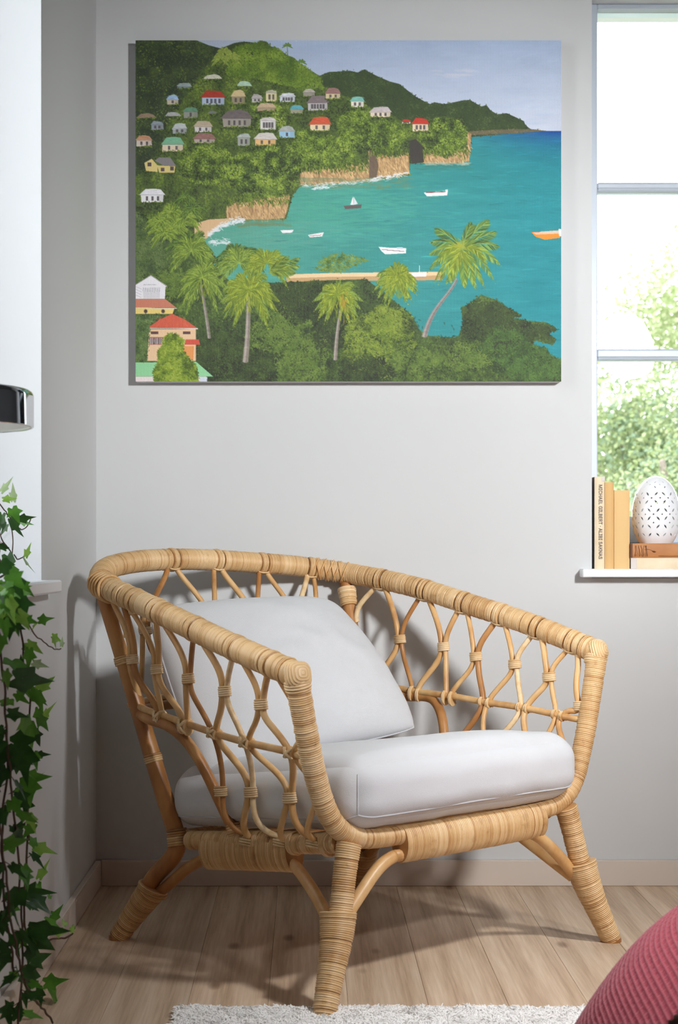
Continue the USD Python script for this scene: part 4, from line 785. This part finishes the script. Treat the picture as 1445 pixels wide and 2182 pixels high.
obj('head_band', box(.0, .0125, -.0006, .004, .0002, h - .0002, .0003), 'grey_cover', b4, smooth=False, label='greyish end band of the spine')
b5, w, h = lying_book(.6975, .7282, .687, .860, 'brown_cover', 'brown book with dark scribbled drawings lying under the white pierced egg')
gq = np.random.default_rng(5); ks = []
for k in range(9):                                          # reed-like drawing on its spine
    x = .012 + k * .0032 + gq.normal(0, .0008); z = np.linspace(.003, .026, 8); ks.append(tube(np.stack([x + np.cumsum(gq.normal(0, .0007, 8)), np.full(8, -.0004), z], 1), gq.uniform(.0002, .0005), 5, 20))
ks.append(tube([(.030, -.0004, .017), (.038, -.0004, .018), (.046, -.0004, .015), (.052, -.0004, .013)], .0004, 5, 16)); ks.append(tube([(.046, -.0004, .014), (.0505, -.0004, .0128), (.0545, -.0004, .0125)], [.0004, .0019, .0004], 6, 12)); ks.append(tube([(.060, -.0004, .004), (.09, -.0004, .0036), (.12, -.0004, .0045)], .0003, 5, 12))
obj('drawing', merged(ks), 'brown_dark', b5, smooth=True, label='dark reed-like drawing on the spine')
obj('end_band', box(-.0003, .0045, -.0008, .004, .0004, h - .0004, .0003), 'brown_dark', b5, smooth=False)
def egg():
    H, R, t, hm = .1462, .0516, .0030, .058
    zo = np.linspace(0, H, 64); e = np.where(zo < hm, (hm - zo) / .0772, (zo - hm) / (H - hm)); r = R * np.sqrt(np.clip(1 - e ** 2.06, 0, 1)); r[-1] = 0
    out = np.vstack([[(0, 0)], np.stack([r, zo], 1)]); zi = t + zo / H * (H - 2 * t); ri = np.clip(r - t, 0, None); inn = np.vstack([[(0, t)], np.stack([ri, zi], 1)])
    inn[-1, 0] = 0
    def lathe(p, n=96):
        c = manifold3d.CrossSection([[tuple(q) for q in p]]); return c.revolve(n)
    shell = lathe(out) - lathe(inn)
    def radius(h): return np.interp(h, zo, r)
    def cutter(h, phi, lng, wid, rot):
        a = np.linspace(0, 2 * np.pi, 13)[:-1]; p = np.stack([lng * np.cos(a) * np.abs(np.cos(a)) ** .1, wid * np.sin(a) * (1 - .35 * np.abs(np.cos(a)))], 1)
        q = p @ np.array([[math.cos(rot), math.sin(rot)], [-math.sin(rot), math.cos(rot)]])
        m = manifold3d.CrossSection([[tuple(k) for k in q]]).extrude(.026)                      # local: x along the parallel, y along the meridian, z outwards
        e = .002; sl = (radius(h + e) - radius(h - e)) / (2 * e); n = np.array([1, 0, -sl]); n /= np.linalg.norm(n)
        up = np.array([-n[2], 0, n[0]]); c, s = math.cos(phi), math.sin(phi); Rz = np.array([[c, -s, 0], [s, c, 0], [0, 0, 1]])
        A = np.stack([Rz @ [0, 1, 0], Rz @ up, Rz @ n, Rz @ (np.array([radius(h), 0, h]) - n * .013)], 1); return m.transform(A)
    cs = []
    for h, n, off in ((.027, 9, 0), (.062, 9, 0), (.097, 8, .2), (.1260, 5, .1)):          # flowers of four petals round a dot, fillers between
        R_ = radius(h); cell = 2 * np.pi / n; k_ = 1.0 if h < .12 else .62
        for k in range(n):
            ph = (k + off) * cell
            if h > .05: cs.append(cutter(h, ph, .0020 * k_, .0020 * k_, 0)); cs.append(cutter(h, ph + cell / 2, .0018 * k_, .0018 * k_, 0))
            for sx in (-1, 1):
                for sz in (-1, 1):
                    cs.append(cutter(h + sz * .0088 * k_, ph + sx * cell * .27, .0050 * k_, .0019 * k_, sx * sz * .90))
            if h > .05 and h < .12: cs.append(cutter(h - .018, ph, .0017, .0017, 0))
    for k in range(5): cs.append(cutter(.1415, 2 * np.pi * k / 5, .0012, .0012, 0))
    m = (shell - manifold3d.Manifold.batch_boolean(cs, manifold3d.OpType.Add)).to_mesh()
    return trimesh.Trimesh(m.vert_properties[:, :3], m.tri_verts, process=False)
eg = thing('pierced_egg', 'white glazed ceramic egg with cut-out leaf pattern standing on the brown book', 'ornament', (.7540, 3.400, .7284), 12)
obj('shell', egg(), 'porcelain', eg, smooth=40)

# ------------------------------------------------------------------ chrome lamp on the left sill
lm = thing('table_lamp', 'chrome drum-shaded lamp in the left window recess', 'lamp', (-.505, 2.20, .66))
zt, zb = EYE + (VY - 829) / F * 2.20 - .66, EYE + (VY - 909) / F * 2.20 - .66; R = .1205
pr = []
for rr, z in ((R - .003, zb), (R - .0012, zb - .0006), (R, zb + .0012)): pr.append((rr, z))
for k in range(7): a = k / 6 * math.pi / 2; pr.append((R - .010 + .010 * math.cos(a), zt - .010 + .010 * math.sin(a)))
top = pr + [(.0, zt), (.0, zt - .002), (R - .012, zt - .002), (R - .003, zt - .012), (R - .003, zb)]
obj('shade', trimesh.creation.revolve(np.array(top), sections=96), 'chrome', lm, smooth=40)
obj('shade_lining', trimesh.creation.revolve(np.array([(R - .0035, zb + .0003), (R - .0035, zt - .013), (.0, zt - .0125), (.0, zt - .0145), (R - .006, zt - .015), (R - .006, zb + .0003), (R - .0035, zb + .0003)]), sections=96), 'lamp_inner', lm, smooth=40)
obj('diffuser', trimesh.creation.cylinder(R - .0062, .002, sections=96, transform=trimesh.transformations.translation_matrix((0, 0, zb + .004))), 'lamp_inner', lm)
obj('stem', tube([(0, 0, .010), (0, 0, zb + .01)], .0065, 16), 'chrome', lm, smooth=40)
obj('base', trimesh.creation.revolve(np.array([(0, 0), (.070, 0), (.072, .003), (.069, .008), (.03, .012), (0, .013)]), sections=64), 'chrome', lm, smooth=40)

# ------------------------------------------------------------------ trailing ivy on the left sill
ivy = thing('trailing_ivy', 'potted ivy on the left sill with long vines trailing down to the floor', 'plant', (-.545, 2.46, .66))
IO = np.array([-.545, 2.46, .66]); gi = np.random.default_rng(21)
obj('pot', trimesh.creation.revolve(np.array([(0, 0), (.054, 0), (.065, .054), (.067, .062), (.063, .064), (.060, .053), (0, .052)]), sections=48), 'pot_clay', ivy, smooth=40)
obj('soil', trimesh.creation.cylinder(.061, .006, sections=32, transform=trimesh.transformations.translation_matrix((0, 0, .052))), 'soil', ivy)
LEAF = np.array([(0, -.02), (.17, -.18), (.36, -.13), (.40, .10), (.63, .44), (.32, .50), (.20, .74), (0, 1.22), (-.20, .74), (-.32, .50), (-.63, .44), (-.40, .10), (-.36, -.13), (-.17, -.18)])
def ivy_leaf(pos, nrm, tip, size, kind, asp=1.0, bend=.25):
    nrm = nrm / np.linalg.norm(nrm); tip = tip - nrm * (tip @ nrm); tip /= np.linalg.norm(tip) + 1e-9; sd = np.cross(tip, nrm)
    jit = LEAF * (1 + gi.normal(0, .07, LEAF.shape)); o = jit * [asp, 1]; mid = o * .5 + [0, .12]
    def lift(p): return .16 * np.abs(p[:, 0]) - bend * np.clip(p[:, 1], 0, 2) ** 2 * .35 - .06 * p[:, 0] ** 2
    P = np.vstack([[(0, .18)], mid, o]); Z = lift(P); n = len(o); f = []
    for i in range(n):
        j = (i + 1) % n; f += [(0, 1 + i, 1 + j), (1 + i, 1 + n + i, 1 + n + j), (1 + i, 1 + n + j, 1 + j)]
    V = pos - IO + size * (P[:, :1] * sd + P[:, 1:] * tip + Z[:, None] * nrm); obj('leaf', (V, np.array(f)), kind, ivy, smooth=True)
def vine(pp, x, r=.0013, m='vine'):
    xs = np.broadcast_to(x, (len(pp),)); p = np.array([at(px, py, q * F / (px - VX)) for (px, py), q in zip(pp, xs)]); p = spline(p, max(12, len(pp) * 8)); p += (meshkit.noise(p * 40)[:, None] - .5) * .004
    obj('vine', tube(p - IO, r, 6), m, ivy, smooth=True); return p
X0 = -.398
VN = [([(-84, 1162), (-14, 1176), (8, 1215), (30, 1240), (40, 1290), (48, 1350), (52, 1420), (60, 1470), (63, 1520), (60, 1565), (57, 1610), (58, 1700), (62, 1790)], [-.54, -.50, -.47, -.43, -.405] + [X0] * 8),
      ([(-90, 1164), (-30, 1182), (-12, 1230), (-4, 1310), (0, 1390), (8, 1450), (11, 1520), (14, 1590), (15, 1640), (10, 1700), (5, 1780), (6, 1860), (12, 1930), (22, 2010), (30, 2070)], [-.54, -.50, -.44] + [X0 + .004] * 12),
      ([(12, 1560), (20, 1640), (28, 1720), (38, 1800), (42, 1880), (47, 1960), (50, 2020), (47, 2080), (42, 2130), (40, 2190)], X0 + .010),
      ([(-10, 1690), (4, 1800), (16, 1900), (28, 1990), (46, 2070), (60, 2110), (88, 2145), (112, 2180)], X0 + .018),
      ([(58, 1690), (60, 1780), (52, 1880), (50, 1960), (72, 2000), (104, 2003), (130, 1999), (154, 1990)], [X0] * 4 + [X0 + .008] * 4),
      ([(34, 1284), (55, 1318), (75, 1350), (95, 1370), (112, 1381), (130, 1382)], X0 + .012),
      ([(-80, 1164), (-40, 1112), (-10, 1112), (6, 1146), (20, 1170), (28, 1190), (30, 1205), (28, 1232)], [-.54, -.52, -.48] + [-.46] * 5), ([(-88, 1164), (-60, 1085), (-20, 1052), (2, 1075), (14, 1092), (24, 1110), (27, 1150), (28, 1190)], [-.545, -.53, -.49] + [-.47] * 5), ([(26, 1128), (40, 1126), (60, 1118), (66, 1102)], -.462),
      ([(30, 1182), (44, 1190), (52, 1184)], -.455)]
paths = [vine(*a, r=(.0016 if k < 5 else .0010)) for k, a in enumerate(VN)]
def put(px, py, size, kind, tipdeg, x=None, face=None, asp=1.0, bend=.25):
    q = X0 + gi.uniform(-.012, .026) if x is None else x; p = at(px, py, q * F / (px - VX)); a = math.radians(tipdeg)
    tip = np.array([math.cos(a), gi.normal(0, .25), math.sin(a)]); n = np.array([.25, -1., .25]) + gi.normal(0, .5, 3) if face is None else np.array(face, float)
    ivy_leaf(p, n, tip, size / F * p[1], kind, asp, bend)
# leaves that the photograph shows singly: px, py, length in px, tone, direction of the tip in degrees (0 = right, 90 = up)
for a in ((28, 1066, 36, 'ivy_pale', 84, -.47, .45), (4, 1046, 38, 'ivy_pale', 30, -.475, .4), (8, 1064, 26, 'ivy_light', 10, -.47, .6), (26, 1085, 34, 'ivy_mid', -60, -.465, .9), (24, 1108, 42, 'ivy_dark', -70, -.46, .5), (42, 1106, 30, 'ivy_dark', 8, -.455, .6), (46, 1112, 28, 'ivy_mid', -20, -.455, .5), (14, 1118, 26, 'ivy_dark', -130, -.46, .7),
          (4, 1098, 40, 'ivy_dark', -100, -.47, .6), (52, 1190, 32, 'ivy_pale', -80, -.45, .5), (55, 1185, 26, 'ivy_light', 70, -.45, .5), (12, 1170, 30, 'ivy_dark', 120, -.46, .9), (16, 1185, 40, 'ivy_dark', -75, -.455, .8), (22, 1210, 36, 'ivy_mid', -100, -.445, .9), (4, 1200, 40, 'ivy_dark', -60, -.45, 1.),
          (84, 1322, 26, 'ivy_mid', 10, None, .8), (80, 1326, 24, 'ivy_light', -110, None, .6), (112, 1356, 22, 'ivy_light', 20, None, .9), (114, 1360, 20, 'ivy_light', -70, None, .6), (131, 1376, 17, 'ivy_pale', 80, None, .6),
          (60, 1370, 36, 'ivy_light', -35, None, .6), (62, 1385, 40, 'ivy_mid', -95, None, .6), (72, 1412, 30, 'ivy_pale', -20, None, .6), (58, 1425, 34, 'ivy_mid', -80, None, 1.), (26, 1408, 56, 'ivy_mid', -95, None, 1.), (34, 1445, 70, 'ivy_dark', -20, None, .9), (48, 1452, 48, 'ivy_dark', 95, None, .7), (36, 1478, 30, 'ivy_mid', -45, None, .8), (20, 1490, 38, 'ivy_mid', -100, None, .8),
          (84, 1468, 38, 'ivy_light', 50, None, .7), (80, 1475, 44, 'ivy_mid', -85, None, .7), (82, 1512, 38, 'ivy_mid', -95, None, .5), (88, 1528, 40, 'ivy_light', 8, None, .6), (84, 1530, 30, 'ivy_mid', -60, None, .9), (52, 1530, 44, 'ivy_mid', -75, None, .9), (62, 1545, 50, 'ivy_mid', -40, None, .8), (30, 1584, 46, 'ivy_dark', 10, None, .9), (45, 1600, 60, 'ivy_dark', -75, None, .9),
          (12, 1590, 60, 'ivy_dark', -110, None, .9), (78, 1608, 26, 'ivy_dark', 0, None, .6), (72, 1605, 34, 'ivy_mid', -85, None, .7), (50, 1645, 30, 'ivy_mid', 40, None, .8), (58, 1655, 44, 'ivy_mid', -5, None, .8), (60, 1662, 48, 'ivy_mid', -85, None, 1.0), (40, 1690, 40, 'ivy_dark', -60, None, .8), (48, 1720, 40, 'ivy_dark', 60, None, .9), (62, 1738, 36, 'ivy_light', -70, None, .7),
          (76, 1806, 38, 'ivy_light', -10, None, .8), (74, 1802, 28, 'ivy_mid', 140, None, .8), (52, 1860, 32, 'ivy_mid', -90, None, .9), (84, 1870, 44, 'ivy_light', 70, None, .4), (80, 1885, 40, 'ivy_mid', -85, None, .5), (48, 1905, 58, 'ivy_dark', 30, None, .8), (40, 1900, 50, 'ivy_dark', -120, None, .9), (72, 1915, 40, 'ivy_dark', -80, None, .9), (106, 1914, 22, 'ivy_mid', 80, None, .4),
          (98, 1962, 40, 'ivy_mid', 15, None, .7), (112, 1960, 32, 'ivy_mid', 60, None, .7), (70, 1980, 66, 'ivy_dark', -5, None, .6), (62, 1992, 60, 'ivy_dark', -20, None, .9), (64, 1996, 46, 'ivy_dark', -90, None, .9), (120, 1985, 28, 'ivy_light', -20, None, .7), (60, 1984, 22, 'ivy_light', -60, None, .8), (150, 1985, 16, 'ivy_light', 40, None, .8), (140, 1972, 16, 'ivy_light', 95, None, .7), (157, 1978, 14, 'ivy_light', 70, None, .7),
          (66, 2050, 58, 'ivy_dark', 15, None, .6), (60, 2064, 52, 'ivy_dark', -60, None, .9), (104, 2106, 50, 'ivy_mid', -85, None, .9), (98, 2094, 40, 'ivy_mid', 10, None, .8), (84, 2106, 40, 'ivy_dark', -85, None, .5), (54, 2160, 34, 'ivy_mid', -40, None, .9), (36, 2170, 40, 'ivy_dark', 80, None, .7), (14, 2150, 36, 'ivy_dark', -60, None, .8)):
    put(*a[:5], x=a[5], asp=a[6])
for k in range(54):                                        # the dense cluster that spills over the sill
    px, py = gi.normal(16, 17), gi.normal(1276, 32)
    if px > 62 or py < 1222: continue
    put(px, py, gi.uniform(26, 50), ('ivy_mid', 'ivy_mid', 'ivy_light', 'ivy_dark', 'ivy_mid')[k % 5], gi.normal(-80, 50), x=X0 + gi.uniform(-.010, .035), asp=gi.uniform(.6, 1.0))
for p, n, sz in ((paths[0], 20, 38), (paths[1], 34, 46), (paths[2], 20, 42), (paths[3], 20, 42), (paths[4], 8, 36)):
    for k in range(n):
        q = p[int((k + gi.random()) / n * (len(p) - 1))]
        px, py = VX + F * q[0] / q[1], VY - F * (q[2] - EYE) / q[1]
        if py < 1300 or px > 70: continue
        sd = 1 if k % 2 else -1; o = np.array([sd * gi.uniform(.004, .012), gi.uniform(-.006, .004), gi.uniform(-.010, .006)])
        o[0] = max(o[0], -.010); a = math.radians(gi.normal(-70 if sd > 0 else -115, 38)); size = gi.uniform(.6, 1.05) * sz / F * q[1]
        obj('leaf_stalk', tube([q - IO, q + o * .6 - IO, q + o - IO], .0006, 4, 6), 'vine', ivy, smooth=True)
        ivy_leaf(q + o, np.array([.3, -1., .25]) + gi.normal(0, .55, 3), np.array([math.cos(a), gi.normal(0, .25), math.sin(a)]), size, ('ivy_dark', 'ivy_dark', 'ivy_mid', 'ivy_dark')[gi.integers(4)], gi.uniform(.55, 1.0))

# ------------------------------------------------------------------ rug and throw
rug = thing('shaggy_rug', 'fluffy off-white rug on the oak floor under the near chair leg', 'rug', (0, 0, 0))
RX0, RX1, RY0, RY1 = -.205, .50, 1.55, 2.415
obj('backing', box(RX0 + .004, RX1 - .004, RY0 + .004, RY1 - .004, .0002, .007, .002), 'wool_base', rug, smooth=False)
gr = np.random.default_rng(31); n = 110000
bx, by = gr.uniform(RX0, RX1, n), RY1 - (RY1 - RY0) * gr.random(n) ** 1.25
edge = (meshkit.noise(np.stack([bx * 60, by * 60, bx * 0], 1)) - .5) * .010
ok = (by < RY1 - .004 + edge) & (bx > RX0 + .004 - edge); bx, by = bx[ok], by[ok]; n = len(bx)
cl = meshkit.noise(np.stack([bx * 45, by * 45, bx * 0 + 2], 1)) * 2 * np.pi * 2; ln = gr.uniform(.006, .011, n)
dirs = np.stack([np.cos(cl) + gr.normal(0, .6, n), np.sin(cl) + gr.normal(0, .6, n), np.zeros(n)], 1) * .55
P = np.zeros((n, 4, 3)); base = np.stack([bx, by, np.full(n, .004)], 1)
for k, (t, b) in enumerate(((0, 0), (.4, .15), (.75, .5), (1, 1.0))): P[:, k] = base + np.stack([dirs[:, 0] * ln * b, dirs[:, 1] * ln * b, ln * (t - .25 * b)], 1) + gr.normal(0, .0006, (n, 3)) * (k > 0)
P[:, :, 2] = np.maximum(P[:, :, 2], .001)
pc = UsdGeom.BasisCurves.Define(stage, str(rug.GetPath()) + '/pile'); pc.CreateTypeAttr('linear'); pc.CreatePointsAttr(Vt.Vec3fArray.FromNumpy(P.reshape(-1, 3).astype(np.float32))); pc.CreateCurveVertexCountsAttr(Vt.IntArray.FromNumpy(np.full(n, 4, np.int32)))
pc.CreateWidthsAttr(Vt.FloatArray.FromNumpy(np.tile(np.array([.0028, .0028, .0024, .0014], np.float32), n))); pc.SetWidthsInterpolation('vertex'); UsdShade.MaterialBindingAPI.Apply(pc.GetPrim()).Bind(M['wool']); tag(pc, kind='stuff')
# waffle-knit throw over the low bed corner at the lower right
def throw():
    S, T = 560, 420; pit = .0082
    # rounded corner of a bed: profile of the cover from its top over the edge to the floor, swept along a bent plan
    prof = spline([(-.24, 0, .305), (-.18, 0, .303), (-.10, 0, .294), (-.02, 0, .264), (.055, 0, .208), (.11, 0, .138), (.145, 0, .075), (.175, 0, .022), (.20, 0, .004)], T)
    a = np.linspace(0, 1, S)
    plan = spline([(.98, 2.325, 0), (.86, 2.315, 0), (.74, 2.28, 0), (.572, 2.16, 0), (.478, 1.98, 0), (.446, 1.80, 0), (.44, 1.66, 0)], S); tg = np.gradient(plan, axis=0); tg /= np.linalg.norm(tg, axis=1, keepdims=True); no = np.stack([tg[:, 1], -tg[:, 0], np.zeros(S)], 1)
    no = no if no[S // 2, 0] < 0 else -no
    ls = np.r_[0, np.cumsum(np.linalg.norm(np.diff(plan, axis=0), axis=1))]; lt = np.r_[0, np.cumsum(np.linalg.norm(np.diff(prof, axis=0), axis=1))]
    fold = .010 * np.sin(ls / .085)[:, None] * np.clip((lt - .28) / .3, 0, 1)[None] + .012 * (meshkit.fbm(np.stack(np.broadcast_arrays(ls[:, None] * 6, lt[None] * 3, 0), -1), 3, 4) - .5)
    G = plan[:, None] + no[:, None] * (prof[None, :, 0] + fold)[..., None] + np.array([0, 0, 1.]) * prof[None, :, 2, None]
    inward = np.array([.95, 1.75, 0]) - plan
    top = np.clip((-prof[:, 0]) / .34, 0, 1)[None, :, None]; G[..., :2] += (inward[:, None, :2] * top * .0)
    ds, dt = np.gradient(G, axis=0), np.gradient(G, axis=1); nn = np.cross(ds, dt); nn /= np.linalg.norm(nn, axis=2, keepdims=True) + 1e-9
    if nn[S // 2, 10, 2] < 0: nn = -nn
    u, v = ls[:, None] / pit + .1 * np.sin(lt[None] * 30), lt[None] / pit + .1 * np.sin(ls[:, None] * 24); row = np.floor(v) % 2 * .5
    w = np.maximum(np.abs(np.sin(np.pi * u)) ** 3 * 0, np.maximum(np.abs(np.cos(np.pi * u)) ** 3, np.abs(np.cos(np.pi * v)) ** 3))
    G = G + nn * (.0042 * w + .0005 * np.sin(u * 19) * np.sin(v * 17))[..., None]
    idx = np.arange(S * T).reshape(S, T); q = np.stack([idx[:-1, :-1], idx[1:, :-1], idx[1:, 1:], idx[:-1, 1:]], -1).reshape(-1, 4)
    return G.reshape(-1, 3), q
tv, tq = throw()
th = obj('waffle_throw', (tv, tq), 'rose_knit', smooth=True); tag(th, 'dusty rose waffle-knit throw draped over the low bed corner at the lower right', 'blanket')
bd = thing('low_bed', 'low upholstered bed hidden under the dusty rose throw', 'bed', (0, 0, 0))
obj('mattress', box(.60, 1.7, .9, 2.16, .06, .255, .03), 'wool_base', bd, smooth=False); obj('bed_frame', box(.64, 1.68, .92, 2.10, .0, .06, .005), 'cane_dark', bd, smooth=False)

# ------------------------------------------------------------------ outside
GZ_ = -.45
lawn = obj('lawn', box(-60, 60, 3.8, 120, GZ_ - .1, GZ_), 'grass', smooth=False); tag(lawn, 'grass outside the windows', 'grass', kind='structure')
lawn2 = obj('lawn', box(-60, WX - .5, -60, 3.8, GZ_ - .1, GZ_), 'grass', smooth=False); tag(lawn2, 'grass outside the left window', 'grass', kind='structure')
def tree(name, label, x, y, rad, ztop, zlow, n, mats, seed, leafsize=.046, lumps=9):
    g = np.random.default_rng(seed); t = thing(name, label, 'tree', (x, y, GZ_)); H = ztop - GZ_; zl = zlow - GZ_; zc = (H + zl) / 2; rz = (H - zl) / 2
    br = [tube([(0, 0, 0), (g.normal(0, .05), g.normal(0, .05), H * .45), (g.normal(0, .1), g.normal(0, .1), H * .88)], [.09, .06, .02], 8, 24)]; tips = []
    for k in range(lumps):
        a = k * 2.4; e = g.uniform(-.8, .95); c = np.array([rad * .62 * math.cos(a) * math.sqrt(1 - e * e * .8), rad * .62 * math.sin(a) * math.sqrt(1 - e * e * .8), zc + rz * .75 * e]); tips.append(c)
        br.append(tube([(0, 0, max(.1, c[2] * .55)), (c * [.5, .5, .85]), c], [.035, .02, .008], 5, 10))
    obj('trunk', merged(br), 'bark', t, smooth=True)
    for mi, mname in enumerate(mats):
        k = g.integers(0, lumps, n // len(mats)); d = g.normal(0, 1, (len(k), 3)); d /= np.linalg.norm(d, axis=1, keepdims=True); rr = g.random(len(k)) ** .4 * g.uniform(.75, 1.12, len(k))
        c = np.array(tips)[k] + d * rr[:, None] * np.array([rad * .55, rad * .55, rz * .46]); c[:, 2] = np.maximum(c[:, 2], .05)
        nn = d + g.normal(0, .6, d.shape) + [0, 0, .4]; nn /= np.linalg.norm(nn, axis=1, keepdims=True); a = np.cross(nn, g.normal(0, 1, nn.shape)); a /= np.linalg.norm(a, axis=1, keepdims=True); b = np.cross(nn, a); s = leafsize * g.uniform(.6, 1.25, len(k))[:, None]
        V = np.stack([c - b * s * .5, c + a * s * .34 - nn * s * .06, c + b * s * .62 + nn * s * -.12, c - a * s * .34 - nn * s * .06], 1).reshape(-1, 3); i = np.arange(len(k))[:, None] * 4
        f = np.hstack([np.vstack([i + [0, 1, 2]]), ]); f = np.vstack([i + [0, 1, 2], i + [0, 2, 3]])
        obj('foliage', (V, f), mname, t, smooth=False, kind='stuff')
    return t
for nm, lb, px, d, rad, ptop, low, n, ms in (
    ('garden_shrub', 'low green shrub outside behind the standing books', 1296, 9.0, .55, 935, -.45, 12000, ('tree_leaf', 'tree_leaf_dark', 'tree_leaf_pale')),
    ('garden_shrub', 'low green shrub outside behind the pierced egg', 1420, 10.6, .62, 905, -.45, 13000, ('tree_leaf_dark', 'tree_leaf', 'tree_leaf_pale')),
    ('garden_shrub', 'dense green shrub outside, in the middle of the lowest window pane', 1342, 12.5, .80, 770, -.45, 17000, ('tree_leaf', 'tree_leaf_dark', 'tree_leaf_pale')),
    ('garden_shrub', 'pale green shrub outside beside the left jamb of the right window', 1262, 14.6, .85, 668, -.3, 14000, ('tree_leaf_pale', 'tree_leaf')),
    ('garden_tree', 'tall pale green tree outside the right window, rising at the picture edge', 1478, 17.2, 1.45, 480, .2, 24000, ('tree_leaf', 'tree_leaf_pale', 'tree_leaf_pale')),
    ('garden_tree', 'broad tree outside, right of the tall one', 1640, 21., 1.8, 420, .2, 14000, ('tree_leaf', 'tree_leaf_pale')),
    ('garden_shrub', 'green shrub outside, farthest to the right', 1640, 13.2, .8, 800, -.45, 9000, ('tree_leaf', 'tree_leaf_dark'))):
    tree(nm, lb, (px - VX) / F * d, d, rad, EYE + (VY - ptop) / F * d, low, n, ms, int(px), leafsize=.0034 * d)
